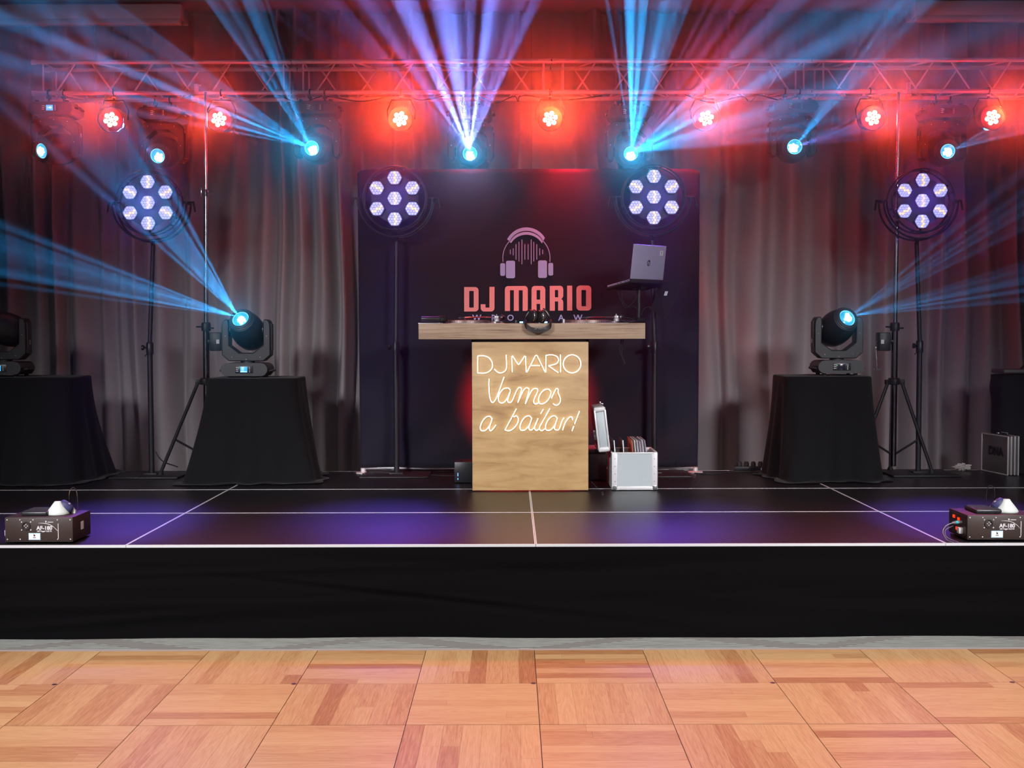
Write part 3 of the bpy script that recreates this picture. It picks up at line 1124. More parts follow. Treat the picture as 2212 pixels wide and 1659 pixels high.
# ------------------------------------------------------------------ lifting stands
def lift_stand(px_base, px_top, label, side, clamp_px):
    b = on_z(px_base, 1016, STAGE)
    b.y = 8.28
    b.x = at(px_base, 900, 8.28).x
    t = thing('lifting_stand', label, 'stand', (b.x, b.y, STAGE), group='wind-up stands carrying the truss')
    top = at(px_top, 205, 8.28)
    tx, tz = top.x - b.x, top.z - STAGE
    za = at(px_base, 822, 8.28).z - STAGE
    zc = at(px_base, 700, 8.28).z - STAGE
    mb = MB()
    mb.tube([(0, 0, 0.05), (tx * 0.25, 0, zc)], 0.0235, 20)
    mb.build('lower_column', mat('dark_chrome', (0.22, 0.2, 0.22), 0.22, 1.0), t)
    mb = MB()
    mb.tube([(tx * 0.25, 0, zc - 0.02), (tx * 0.8, 0, tz * 0.75)], 0.017, 18)
    mb.build('middle_tube', mat('smoked_chrome', (0.4, 0.4, 0.43), 0.2, 1.0), t)
    mb = MB()
    mb.tube([(tx * 0.8, 0, tz * 0.75 - 0.02), (tx, 0, tz + 0.02)], 0.0115, 16)
    mb.build('upper_tube', M_CHROME, t)
    mb = MB()
    mb.lathe([(0.032, zc - 0.05), (0.034, zc - 0.04), (0.034, zc), (0.028, zc + 0.012)], 20, T(tx * 0.25, 0, 0))
    mb.tube([(tx * .25 - 0.07, -0.01, zc - 0.02), (tx * .25 - 0.03, -0.005, zc - 0.02)], 0.006, 8)
    mb.tube([(tx * .25 + 0.03, -0.01, zc - 0.03), (tx * .25 + 0.06, -0.01, zc - 0.03)], 0.006, 8)
    mb.build('collar', M_BLACK, t)
    mb = MB()
    zz = tz * 0.75
    mb.lathe([(0.02, zz - 0.04), (0.022, zz - 0.03), (0.022, zz), (0.018, zz + 0.01)], 18, T(tx * 0.8, 0, 0))
    mb.box((tx * 0.8 - 0.03, -0.01, zz - 0.01), (0.012, 0.02, 0.07), 0.003)
    mb.tube([(tx * .8, -0.02, zz - 0.02), (tx * .8 + 0.045, -0.03, zz - 0.02)], 0.005, 8)
    mb.build('lock_collar', M_CHROME, t)
    mb = MB()
    mb.lathe([(0.04, za - 0.03), (0.045, za - 0.02), (0.045, za + 0.01), (0.035, za + 0.02)], 20)
    for a_ in (200, 330, 80):
        mb.box((0.055, 0, za - 0.01), (0.04, 0.03, 0.035), 0.004, RZ(a_))
    mb.build('leg_bracket', M_BLACK, t)
    for a_ in (205, 325, 82):
        ln = 0.36 if a_ != 82 else 0.13
        ln = 0.30 if a_ == 205 else (0.26 if a_ == 325 else 0.11)
        f_ = Vector((math.cos(R(a_)) * ln * 1.15, math.sin(R(a_)) * ln * (0.8 if a_ != 82 else 1), 0.024))
        mb = MB()
        mb.tube([(math.cos(R(a_)) * 0.06, math.sin(R(a_)) * 0.06, za - 0.02), f_], 0.0125, 10)
        lg = mb.build('leg', M_BLACK, t)
        mb = MB()
        mb.lathe([(0.02, 0.001), (0.022, 0.012), (0.016, 0.03)], 14, T(f_.x, f_.y, 0))
        mb.build('rubber_foot', M_RUBBER, lg)
        mb = MB()
        mb.tube([Vector((0, 0, 0.13)), f_ * 0.62 + Vector((math.cos(R(a_)) * 0.02, 0, za * 0.36))], 0.008, 8)
        mb.build('strut', M_BLACK, t)
    zw = at(px_base, 738, 8.28).z - STAGE
    mb = MB()
    mb.box((side * 0.085, -0.01, zw), (0.085, 0.09, 0.135), 0.008)
    mb.tube([(0, 0, zw), (side * 0.05, 0, zw)], 0.02, 10)
    wb = mb.build('winch_box', M_BLACK, t)
    mb = MB()
    mb.box((side * 0.105, -0.0565, zw), (0.022, 0.002, 0.03))
    mb.build('sticker', M_WHITE, wb)
    if side < 0:
        mb = MB()
        mb.tube([(side * 0.135, -0.03, zw + 0.0), (side * 0.15, -0.05, zw - 0.02), (side * 0.155, -0.06, zw - 0.05), (side * 0.145, -0.065, zw - 0.2)], 0.005, 8)
        mb.tube([(side * 0.10, -0.01, zw), (side * 0.14, -0.03, zw)], 0.007, 8)
        mb.tube([(side * 0.17, -0.065, zw - 0.2), (side * 0.11, -0.065, zw - 0.2)], 0.006, 8)
        mb.build('crank_handle', M_CHROME, t)
    cl = at(clamp_px, 200, YF)
    cx, cz = cl.x - b.x, ZBR - STAGE
    mb = MB()
    mb.tube([(tx, 0, tz - 0.005), (cx, 0.09, cz - 0.045)], 0.012, 12)
    mb.box((cx, 0.125, cz + 0.008), (0.03, 0.022, 0.095), 0.004)
    mb.box((cx - 0.01, 0.118, cz - 0.05), (0.05, 0.05, 0.03), 0.004)
    mb.tube([(cx, 0.12, cz + 0.045), (cx + 0.035, 0.12, cz + 0.045)], 0.006, 8)
    mb.build('truss_clamp', M_ALUP, t)
    return t


lift_stand(446, 444, 'chrome wind-up tripod stand left of the desk, beside the left draped moving head', 1, 428)
lift_stand(1930, 1941, 'chrome wind-up tripod stand with crank, right of the desk', -1, 1958)

# ------------------------------------------------------------------ moving heads
m_hbody = mat('head_shell', (0.013, 0.013, 0.016), 0.42, bump=0.12, bscale=300)
m_base = mat('base_shell', (0.03, 0.03, 0.035), 0.45, bump=0.12, bscale=300)
m_lens = bpy.data.materials.new('lit_lens')
m_lens.use_nodes = True
k = NT(m_lens)
tc = k.n('TexCoord')
k.b.inputs['Base Color'].default_value = (0.05, 0.2, 0.3, 1)
k.b.inputs['Roughness'].default_value = 0.12
vo = k.n('TexVoronoi')
vo.inputs['Scale'].default_value = 28
k.l(tc.outputs['Object'], vo.inputs['Vector'])
k.l(k.mix(vo.outputs['Distance'], (0.02, 0.42, 0.85), (0.08, 0.75, 1.0)), k.b.inputs['Emission Color'])
k.b.inputs['Emission Strength'].default_value = 0.75
m_core = mat('lamp_core', (1, 1, 1), 0.3, emit=(0.78, 0.95, 1.0), strength=9.0)
m_rim = mat('lens_rim', (0.1, 0.3, 0.4), 0.2, emit=(0.25, 0.8, 1.0), strength=1.4)
m_lcd = mat('lit_display', (0.02, 0.1, 0.2), 0.3, emit=(0.05, 0.45, 0.95), strength=1.1)
m_lcdoff = mat('dim_display', (0.02, 0.02, 0.04), 0.2)
m_dot = mat('button_dot', (0.6, 0.6, 0.65), 0.5)
m_print = mat('white_print', (0.62, 0.62, 0.66), 0.6)
m_green = mat('green_led', (0.02, 0.3, 0.05), 0.4, emit=(0.05, 0.9, 0.25), strength=1.2)
PIV = 0.345


def moving_head(label, loc, aim, core=(0, 0), lit=True, display='lines', number=None, num_side=1, group=None, hung=False, pan=0, lens_r=0.057, extra=None):
    t = thing('moving_head_light', label, 'stage light', loc, group=group)
    if hung:
        t.rotation_euler = (0, R(180), 0)
    mb = MB()
    poly = arc(-0.115, 0.064, 0.046, 90, 270, 8) + arc(0.115, 0.064, 0.046, -90, 90, 8)
    mb.prism([(x * 1.02, z) for x, z in poly], -0.125, 0.11)
    mb.prism([(-0.14, 0.018), (0.14, 0.018), (0.15, 0.03), (-0.15, 0.03)], -0.105, 0.11)
    for sx in (-0.11, 0.11):
        for sy in (-0.08, 0.09):
            mb.lathe([(0.014, 0.0005), (0.016, 0.018)], 12, T(sx, sy, 0))
    mb.lathe([(0.05, 0.109), (0.05, 0.122)], 24)
    base = mb.build('base', m_base, t, smooth=40)
    flipM = RY(180) @ T(0, 0, -0.128) if hung else Matrix.Identity(4)
    yd = -0.1262
    mb = MB()
    mb.box((0.002, yd, 0.064), (0.125, 0.003, 0.052), 0.001, flipM)
    pn = mb.build('control_panel', M_PLAST, base)
    if display == 'off':
        mb = MB()
        mb.box((0.0, yd - 0.003, 0.064), (0.05, 0.003, 0.04), 0.0008, flipM)
        mb.build('display', m_lcdoff, base)
    else:
        mb = MB()
        mb.box((0.0, yd - 0.003, 0.064), (0.05, 0.003, 0.04), 0.0008, flipM)
        mb.build('display', m_lcd, base)
        m_lcdtxt = mat('display_text', (0.5, 0.8, 0.9), 0.5, emit=(0.5, 0.85, 1.0), strength=1.3)
        if display == 'lines':
            mb = MB()
            for i in range(4):
                mb.box((-0.008, yd - 0.0052, 0.078 - i * 0.008), (0.018, 0.001, 0.003), 0, flipM)
            mb.box((0.0, yd - 0.0052, 0.049), (0.044, 0.001, 0.004), 0, flipM)
            mb.build('display_text', m_lcdtxt, base)
        elif display:
            words('display_text', display, 0.022, m_lcdtxt, base, flipM @ T(0, yd - 0.0052, 0.064), ext=0.0005)
    mb = MB()
    for i in range(4):
        mb.box((0.041, yd - 0.0025, 0.080 - i * 0.0105), (0.007, 0.003, 0.006), 0.001, flipM)
    mb.build('button', m_dot, base)
    mb = MB()
    for i in range(3):
        for j in range(2):
            mb.box((-0.052 + j * 0.01, yd - 0.002, 0.079 - i * 0.013), (0.007, 0.001, 0.006), 0, flipM)
    mb.build('panel_print', m_print, base)
    mb = MB()
    mb.box((-0.035, yd - 0.0025, 0.075), (0.004, 0.003, 0.004), 0, flipM)
    mb.build('status_led', m_green, base)
    for s_ in (-1, 1):
        mb = MB()
        mb.tube([(s_ * 0.15, -0.07, 0.05), (s_ * 0.178, -0.06, 0.055), (s_ * 0.18, 0.05, 0.055), (s_ * 0.15, 0.06, 0.05)], 0.009, 10)
        mb.build('carry_handle', M_PLAST, t)
    # yoke
    P_ = RZ(pan)
    mb = MB()
    mb.prism([(-.172, .165), (-.122, .121), (.122, .121), (.172, .165), (.172, .37), (.166, .40), (.150, .418), (.128, .418), (.122, .40), (.122, .235), (.05, .18),
              (-.05, .18), (-.122, .235), (-.122, .40), (-.128, .418), (-.150, .418), (-.166, .40), (-.172, .37)], -0.055, 0.055, P_)
    yk = mb.build('yoke', m_hbody, t, smooth=30)
    md = yk.modifiers.new('edge', 'BEVEL')
    md.width = 0.006
    md.segments = 2
    md.limit_method = 'ANGLE'
    for s_ in (-1, 1):
        mb = MB()
        mb.prism([(s_ * .166, .2), (s_ * .178, .2), (s_ * .178, .385), (s_ * .166, .39)], -0.035, 0.035, P_)
        mb.build('side_cover', m_base, yk, smooth=30)
    for x_, z_ in ((-.147, .3), (.147, .3), (0, .135), (-.1, .15), (.1, .15)):
        mb = MB()
        mb.box((x_, -0.0565, z_), (0.005, 0.003, 0.005), 0.001, P_)
        mb.build('screw', m_dot, yk)
    if number:
        words('unit_number', number, 0.042, m_print, yk, P_ @ T(num_side * 0.1795, 0.0, 0.245) @ RZ(90 * num_side) @ (RY(180) if hung else RX(0)), ext=0.0006, sx=0.8, bold=0.001)
    # head, aimed; aim is a direction in world space
    a_ = Vector(aim).normalized()
    if hung:
        a_ = Vector((-a_.x, a_.y, -a_.z))
    q = a_.to_track_quat('Z', 'X').to_matrix().to_4x4()
    HM = T(0, 0, PIV) @ q
    mb = MB()
    mb.lathe([(0.04, -0.158), (0.075, -0.15), (0.103, -0.12), (0.117, -0.06), (0.1185, 0.0), (0.114, 0.04), (0.102, 0.085), (0.088, 0.12)], 40, HM)
    hd = mb.build('head', m_hbody, t, smooth=60)
    mb = MB()
    mb.lathe([(0.088, 0.117), (0.091, 0.121), (0.091, 0.131), (0.085, 0.135), (0.085, 0.141), (0.079, 0.144), (0.079, 0.152), (0.070, 0.155), (lens_r + 0.003, 0.155), (lens_r + 0.001, 0.143)], 40, HM, cap=False)
    mb.build('bezel', m_base, hd, smooth=30)
    for s_ in (-1, 1):
        mb = MB()
        mb.lathe([(0.04, 0.112), (0.04, 0.126)], 24, T(0, 0, PIV) @ P_ @ RY(90 * s_))
        mb.build('tilt_hub', M_PLAST, hd)
    if lit:
        mb = MB()
        mb.lathe([(lens_r, 0.142), (lens_r * 0.8, 0.149), (lens_r * 0.5, 0.153), (0.001, 0.155)], 36, HM)
        ln = mb.build('lens', m_lens, hd, smooth=60)
        mb = MB()
        mb.tube([(lens_r * math.cos(R(w)), lens_r * math.sin(R(w)), 0.146) for w in range(0, 360, 10)], 0.0018, 6, HM, closed=True)
        mb.build('lens_rim', m_rim, hd)
        rr_ = random.Random(int(loc[0] * 97) + 5)
        inv = HM.to_3x3().inverted()
        c0 = inv @ (RY(180).to_3x3() @ Vector((core[0], 0, core[1])) if hung else Vector((core[0], 0, core[1])))
        mb = MB()
        blob = []
        for i in range(26):
            w = 2 * math.pi * i / 26
            r_ = (0.031 if hung else 0.026) * (0.8 + 0.35 * rr_.random())
            blob.append((c0.x + r_ * math.cos(w), c0.y + r_ * math.sin(w), 0.1575))
        mb.add(blob + [(c0.x, c0.y, 0.1595)], [[i, (i + 1) % 26, 26] for i in range(26)], HM)
        for j in range(3):
            w, rj = rr_.uniform(0, 6.28), 0.009
            cx_, cy_ = c0.x + 0.03 * math.cos(w), c0.y + 0.03 * math.sin(w)
            if math.hypot(cx_, cy_) < lens_r * 0.8:
                mb.add([(cx_ + rj * math.cos(i * .9), cy_ + rj * math.sin(i * .9), 0.158) for i in range(7)], [[0, 1, 2, 3, 4, 5, 6]], HM)
        mb.build('lamp_glow', m_core, hd, smooth=0)
    if extra:
        extra(t)
    LENS[label] = (Vector(loc) + ((RY(180).to_3x3() if hung else Matrix.Identity(3)) @ (HM @ Vector((0, 0, 0.17)))))
    return t


LENS = {}
LP = {}


def aim_for(base, lens_px, Y, hung):
    """head direction that puts the lens at a photo pixel"""
    piv = Vector(base) + Vector((0, 0, -PIV if hung else PIV))
    dep = 0.15
    for _ in range(12):
        p = at(lens_px[0], lens_px[1], Y - dep)
        dx, dz = p.x - piv.x, p.z - piv.z
        r2 = dx * dx + dz * dz
        dep = math.sqrt(max(0.155 ** 2 - r2, 0.0016))
    return Vector((dx, -dep, dz))


GH = 'moving heads hanging from the truss'
for key, bx_, lens, Y, core, disp, num, lab in (
        ('a', 122, (89, 326), YF, (0.0, 0.0), '140', '8', 'hung moving head at the left truss end, cyan lens turned left'),
        ('b', 352, (340, 337), YK, (0.01, -0.012), '', None, 'hung moving head above the leftmost hexagon-cell lamp, cyan lens'),
        ('c', 686, (673, 320), YF, (0.012, -0.014), '', None, 'hung moving head shining cyan beams between second and third red spotlight'),
        ('d', 1017, (1015, 332), YK, (0.0, -0.018), '', None, 'hung moving head with white-hot lens straight above the headphone logo'),
        ('e', 1359, (1363, 332), YK, (0.0, -0.018), '', None, 'hung moving head fanning cyan beams up right above the right banner half'),
        ('f', 1711, (1717, 317), YF, (-0.012, -0.008), '', None, 'hung moving head left of the right chrome stand, cyan lens, black yoke visible'),
        ('g', 2035, (2048, 327), YK, (0.0, -0.006), '', '2', 'hung moving head above the rightmost hexagon-cell lamp')):
    bz = ZBR - 0.068 if Y == YF else ZBR - 0.06
    bp_ = at(bx_, 230, Y)
    base = (bp_.x, Y, bz)

    def clamps(t):
        for s_ in (-0.055, 0.055):
            mb = MB()
            zt = -(ZBR - bz)
            mb.tube([(s_, 0.024 * math.cos(R(w)), zt + 0.024 * math.sin(R(w))) for w in range(-80, 261, 20)], 0.006, 8)
            mb.box((s_, 0, zt + 0.033), (0.03, 0.03, 0.02), 0.003)
            mb.tube([(s_, 0, zt + 0.03), (s_, 0, 0.002)], 0.008, 8)
            mb.build('clamp', M_BLACK, t)
    aim = aim_for(base, lens, Y, True)
    moving_head(lab, base, aim, core, True, disp if disp else 'off', num, -1 if key == 'a' else 1, GH, True, 0, 0.052, clamps)
    LP[key] = LENS[lab]

GF = 'moving heads standing on draped tables'
for key, bx_, by_, Y, lens, core, disp, num, ns, lit, lab in (
        ('p', 536, 818, 8.05, (519, 688), (0.01, -0.012), 'lines', None, 1, True, 'moving head with blazing cyan lens on the draped table left of the desk'),
        ('q', 1807, 812, 8.05, (1831, 686), (0.004, -0.004), 'off', '10', -1, True, 'moving head numbered 10 on the draped table right of the desk'),
        ('r', 12, 815, 8.05, (-20, 690), (0, 0), 'lines', '12', 1, False, 'dark moving head numbered 12 cut off by the left frame edge')):
    p_ = at(bx_, by_, Y)
    base = (p_.x, Y, at(bx_, by_, Y - 0.12).z)
    aim = aim_for(base, lens, Y, False) if lit else Vector((-0.11, -0.1, 0.05))
    moving_head(lab, base, aim, core, lit, disp, num, ns, GF, False, 0, 0.057)
    LP[key] = LENS[lab]

# ------------------------------------------------------------------ red spotlights on the truss
m_led = mat('white_hot_led', (1, 0.9, 0.8), 0.3, emit=(1.0, 0.62, 0.42), strength=14.0)
m_ledplate = mat('led_plate', (0.03, 0.012, 0.012), 0.5)


def par(px, py, label, first=[None]):
    p = at(px, py, YF - 0.1)
    if first[0] is not None:
        return dup(first[0], label, (p.x, YF, ZBR))
    t = thing('led_spotlight', label, 'stage light', (p.x, YF, ZBR), group='red LED spotlights on the truss')
    dz = p.z - ZBR
    M_ = T(0, 0, dz) @ RX(90 + 8)
    mb = MB()
    mb.lathe([(0.045, -0.06), (0.075, -0.055), (0.088, -0.03), (0.092, 0.06), (0.094, 0.085), (0.088, 0.088), (0.086, 0.078)], 32, M_, cap=False)
    mb.lathe([(0.001, -0.0605), (0.046, -0.06)], 32, M_)
    body = mb.build('housing', M_BLACK, t)
    mb = MB()
    mb.lathe([(0.001, 0.075), (0.087, 0.075)], 32, M_, cap=False)
    mb.build('led_plate', m_ledplate, body)
    for i in range(7):
        x, y = (0, 0) if i == 0 else (0.0385 * math.cos(R(14 + 60 * i)), 0.0385 * math.sin(R(14 + 60 * i)))
        mb = MB()
        mb.lathe([(0.0165, 0.076), (0.015, 0.083), (0.009, 0.087), (0.001, 0.088)], 18, M_ @ T(x, y, 0))
        mb.build('led_lens', m_led, body)
    mb = MB()
    mb.tube([(-0.1, 0, dz), (-0.105, 0, dz + 0.07), (-0.07, 0, -0.055), (0.07, 0, -0.055), (0.105, 0, dz + 0.07), (0.1, 0, dz)], 0.006, 8)
    mb.tube([(0.022 * math.cos(R(w)), 0.0, 0.022 * math.sin(R(w))) for w in ()] or [(0, 0, -0.055), (0, 0, -0.02)], 0.009, 8)
    mb.tube([(0, 0.022 * math.cos(R(w)), 0.022 * math.sin(R(w))) for w in range(-90, 251, 20)], 0.0055, 8)
    mb.build('bracket', M_BLACK, t)
    mb = MB()
    mb.box((0, -0.012, -0.034), (0.028, 0.003, 0.010))
    mb.box((0, -0.0, -0.034), (0.02, 0.022, 0.012))
    mb.build('bracket_tag', M_WHITE, t)
    first[0] = t
    return t


PARS = [(237, 254, 'red spotlight nearest the left truss end'), (471, 256, 'red spotlight beside the top of the left chrome stand'), (864, 252, 'red spotlight above the left banner corner lamp'),
        (1189, 252, 'red spotlight under the middle joint of the truss'), (1527, 249, 'red spotlight above the right edge of the banner'), (1888, 248, 'red spotlight beside the top of the right chrome stand'),
        (2147, 247, 'red spotlight nearest the right frame edge')]
for px, py, lab in PARS:
    par(px, py, lab)

# ------------------------------------------------------------------ hexagon-cell lamps on poles
m_hex = mat('lamp_housing', (0.02, 0.018, 0.03), 0.45)
m_cell = mat('cool_cell', (0.6, 0.6, 0.9), 0.4, emit=(0.43, 0.43, 1.0), strength=1.02)
m_cellw = mat('warm_cell', (0.9, 0.8, 0.6), 0.4, emit=(1.0, 0.72, 0.45), strength=1.15)


def retro(pole_px, lamp_px, lamp_py, label, proto=[None]):
    Y = 8.22
    b = at(pole_px, 1024, Y)
    lp = at(lamp_px, lamp_py, Y - 0.12)
    dx = lp.x - b.x
    dz = lp.z - STAGE
    if proto[0] is not None:
        o = dup(proto[0], label, (b.x, Y, STAGE))
        ddx, ddz = dx - proto[1][0], dz - proto[1][1]
        for ch in kids(o):
            if ch.name.split('.')[0] in ('lamp_ring', 'back_plate', 'yoke_bracket', 'led_cluster'):
                ch.location = (ddx, 0, ddz)
        for ch in kids(o):
            if ch.name.startswith('upper_pole'):
                mb = MB()
                mb.tube([(0, 0, proto[2]), (dx, 0, dz - 0.29)], 0.0155, 18)
                nw = mb.build('upper_pole', M_BLACK, o)
                bpy.data.objects.remove(ch)
                break
        return o
    proto.append((dx, dz))
    t = thing('hexagon_lamp', label, 'stage light', (b.x, Y, STAGE), group='round hexagon-cell lamps on black poles')
    proto[0] = t
    mb = MB()
    mb.box((0.0, 0.0, 0.006), (0.49, 0.40, 0.010), 0.002)
    mb.box((0.0, 0.0, 0.016), (0.1, 0.1, 0.012), 0.002)
    mb.build('base_plate', M_BLACK, t)
    zc = at(pole_px, 745, Y).z - STAGE
    ztop = dz - 0.29
    proto.append(zc)
    mb = MB()
    mb.tube([(0, 0, 0.02), (0, 0, zc)], 0.0195, 18)
    mb.build('lower_pole', M_BLACK, t)
    mb = MB()
    mb.tube([(0, 0, zc), (dx, 0, ztop)], 0.0155, 18)
    mb.build('upper_pole', M_BLACK, t)
    mb = MB()
    mb.lathe([(0.024, zc - 0.07), (0.026, zc - 0.06), (0.026, zc + 0.01), (0.02, zc + 0.02)], 20)
    mb.tube([(0, 0, zc - 0.02), (-0.035, -0.01, zc - 0.02)], 0.008, 8)
    mb.lathe([(0.008, -0.008), (0.018, -0.006), (0.02, 0.008), (0.01, 0.012)], 12, T(-0.045, -0.012, zc - 0.02) @ RY(-90))
    mb.tube([(0, 0, zc - 0.06), (-0.03, 0, zc - 0.075), (-0.035, 0, zc - 0.085)], 0.004, 6)
    mb.build('clamp_knob', M_PLAST, t)
    # yoke: two half hoops
    yf, yb = -0.05, 0.02
    mb = MB()
    for y, r in ((yf - 0.03, 0.268), (yb, 0.272)):
        mb.tube([(dx + r * math.cos(R(a)), y, dz + r * math.sin(R(a))) for a in range(180, 361, 6)], 0.0075, 10)
    for a in (180, 270, 360):
        mb.tube([(dx + .268 * math.cos(R(a)), yf - 0.03, dz + .268 * math.sin(R(a))), (dx + .272 * math.cos(R(a)), yb, dz + .272 * math.sin(R(a)))], 0.009, 8)
    mb.tube([(dx, 0, ztop - 0.01), (dx, -0.02, dz - 0.268)], 0.014, 12)
    for s_ in (-1, 1):
        mb.tube([(dx + s_ * 0.225, -0.03, dz + 0.01), (dx + s_ * 0.31, -0.03, dz + 0.01)], 0.007, 8)
        mb.tube([(dx + s_ * 0.305, -0.03, dz + 0.015), (dx + s_ * 0.318, -0.035, dz - 0.06)], 0.0075, 8)
    mb.build('yoke_bracket', M_BLACK, t)
    yl = -0.12
    mb = MB()
    mb.tube([(dx + 0.224 * math.cos(R(a)), yl, dz + 0.224 * math.sin(R(a))) for a in range(0, 360, 5)], 0.0065, 10, closed=True)
    mb.tube([(dx + 0.226 * math.cos(R(a)), yl + 0.10, dz + 0.226 * math.sin(R(a))) for a in range(0, 360, 5)], 0.0065, 10, closed=True)
    for a in range(15, 375, 60):
        mb.tube([(dx + 0.225 * math.cos(R(a)), yl, dz + 0.225 * math.sin(R(a))), (dx + 0.225 * math.cos(R(a)), yl + 0.1, dz + 0.225 * math.sin(R(a)))], 0.006, 6)
    mb.build('lamp_ring', M_BLACK, t)
    mb = MB()
    cs = [(0, 0)] + [(0.147 * math.cos(R(90 + 60 * i)), 0.147 * math.sin(R(90 + 60 * i))) for i in range(6)]
    mb.lathe([(0.001, 0.03), (0.195, 0.03), (0.19, 0.055), (0.14, 0.075), (0.001, 0.08)], 6, T(dx, yl, dz) @ RX(-90) @ RZ(30), cap=False)
    for a in range(30, 390, 60):
        mb.tube([(dx + 0.15 * math.cos(R(a)), yl + 0.045, dz + 0.15 * math.sin(R(a))), (dx + 0.224 * math.cos(R(a)), yl + 0.05, dz + 0.224 * math.sin(R(a)))], 0.008, 8)
    for (x, z) in cs:
        mb.prism([(dx + x + 0.060 * math.cos(R(a)), dz + z + 0.060 * math.sin(R(a))) for a in range(0, 360, 60)], yl + 0.012, yl + 0.034)
    mb.build('back_plate', m_hex, t, smooth=20)
    for ci, (x, z) in enumerate(cs):
        cells, warm = MB(), MB()
        wa = R([90, 90, 150, 30, 90, 150, 30][ci])
        for qx in range(-2, 3):
            for qz in range(-2, 3):
                if abs(qx + qz) > 2:
                    continue
                u, w = 0.0205 * (qz + qx / 2), 0.0205 * (qx * 0.866)
                off = abs(u * math.sin(wa) - w * math.cos(wa) - 0.009)
                M2 = T(dx + x + u, yl + 0.0115, dz + z + w) @ RX(90)
                (warm if off < 0.0095 else cells).lathe([(0.0106, -0.001), (0.0100, 0.003), (0.006, 0.005), (0.001, 0.0055)], 6, M2 @ RZ(30))
        for a in range(0, 360, 60):
            A_, B_ = Vector((math.cos(R(a)), math.sin(R(a)))) * 0.0505, Vector((math.cos(R(a + 60)), math.sin(R(a + 60)))) * 0.0505
            for f_ in (0.3, 0.5, 0.7):
                r0 = A_.lerp(B_, f_) * 1.03
                cells.lathe([(0.0032, -0.001), (0.0026, 0.003), (0.001, 0.0035)], 8, T(dx + x + r0.x, yl + 0.0115, dz + z + r0.y) @ RX(90))
        e = cells.build('led_cluster', m_cell, t)
        warm.build('warm_cells', m_cellw, e, label='warm white cells of a hexagon cluster')
    return t


RETRO = [(328, 318, 437, 'round hexagon-cell lamp on a black pole, in front of the left curtain'), (857, 852, 428, 'round hexagon-cell lamp before the left edge of the banner'),
         (1413, 1413, 425, 'round hexagon-cell lamp above the laptop'), (1983, 1994, 433, 'round hexagon-cell lamp beside the right chrome stand')]
for a_, b_, c_, l_ in RETRO:
    retro(a_, b_, c_, l_)

# ------------------------------------------------------------------ draped tables
m_drape = mat('black_table_cloth', (0.0085, 0.0085, 0.01), 0.95, spec=0.1, sheen=0.06, bump=0.3, bscale=900)


def draped(px0, px1, py_top, label, seed, spread=0.1, hh=None, name='draped_table'):
    Y = 8.06
    a, b = at(px0, py_top, Y - 0.24), at(px1, py_top, Y - 0.24)
    cx, hw = (a.x + b.x) / 2, (b.x - a.x) / 2
    H_ = a.z - STAGE
    if hh:
        H_ = hh
    t = thing(name, label, 'table', (cx, Y, STAGE))
    hd = 0.25
    rg = random.Random(seed)
    fr = [(rg.uniform(0, 6.28), rg.randint(3, 5), rg.uniform(0.5, 1)), (rg.uniform(0, 6.28), rg.randint(6, 9), rg.uniform(0.4, 0.8)), (rg.uniform(0, 6.28), rg.randint(11, 15), 0.35)]

    def shape(w, k):
        """rounded box outline grown by k"""
        c_, s_ = math.cos(w), math.sin(w)
        n = 7.0
        r = 1 / ((abs(c_) / (hw + k)) ** n + (abs(s_) / (hd + k)) ** n) ** (1 / n)
        return r * c_, r * s_

    def fn(u, v):
        w = 2 * math.pi * u
        if v < 0.16:
            q = v / 0.16
            x, y = shape(w, -0.004)
            return (x * q, y * q, H_ + 0.002 + 0.001 * math.sin(w * 5) * q)
        if v < 0.22:
            q = (v - 0.16) / 0.06
            x, y = shape(w, -0.004 + 0.014 * math.sin(q * 1.57))
            return (x, y, H_ + 0.002 - 0.014 * (1 - math.cos(q * 1.57)))
        q = min(1, (v - 0.22) / 0.70)
        fold_ = sum(m_ * math.sin(w * f_ + p_ + 0.7 * q) for p_, f_, m_ in fr)
        k = 0.01 + spread * q ** 1.3 + 0.040 * fold_ * q
        z = (H_ - 0.012) * (1 - q) + 0.006
        if v > 0.92:
            e = (v - 0.92) / 0.08
            k += 0.05 * e + 0.014 * math.sin(w * 13 + 2) * e
            z = 0.006 + 0.012 * math.sin(e * 3.1) * (0.5 + 0.5 * math.sin(w * 9))
        x, y = shape(w, k)
        return (x, y, z)
    mb = MB()
    mb.grid(fn, 160, 46)
    mb.build('table_cloth', m_drape, t, smooth=180)
    return t


draped(446, 634, 818, 'black-draped table left of the desk carrying a lit moving head', 4)
draped(1702, 1886, 814, 'black-draped table right of the desk carrying moving head 10', 9, 0.06)
draped(-66, 146, 816, 'black-draped table cut off by the left frame edge', 6, 0.11)

# ------------------------------------------------------------------ laptop and its stand
m_lap = mat('silver_laptop_shell', (0.50, 0.48, 0.66), 0.42, 0.35)
YL = 7.62
hl, hr = at(1361, 604, YL), at(1431.5, 606, YL + 0.2)
hdir = Vector((hr.x - hl.x, hr.y - hl.y, 0))
LW = hdir.length
psi = math.degrees(math.atan2(hdir.y, hdir.x))
lap = thing('laptop', 'open silver laptop on a black stand at the right end of the desk', 'laptop', (hl.x, hl.y, hl.z), psi)
LH = at(1369.5, 529, YL + 0.03).z - hl.z
mb = MB()
mb.box((LW / 2, 0, LH / 2 + 0.004), (LW, 0.006, LH), 0.0028, RX(8))
lid = mb.build('lid', m_lap, lap)
lc = RX(8) @ T(LW / 2, -0.0036, LH * 0.50)
ov = [(0.016 * math.cos(R(a)), 0.021 * math.sin(R(a))) for a in range(0, 360, 15)]
oi = [(0.0138 * math.cos(R(a)), 0.0188 * math.sin(R(a))) for a in range(0, 360, 15)]
flat('logo_disc', [ov], M_INK, lid, lc, 0.0004)
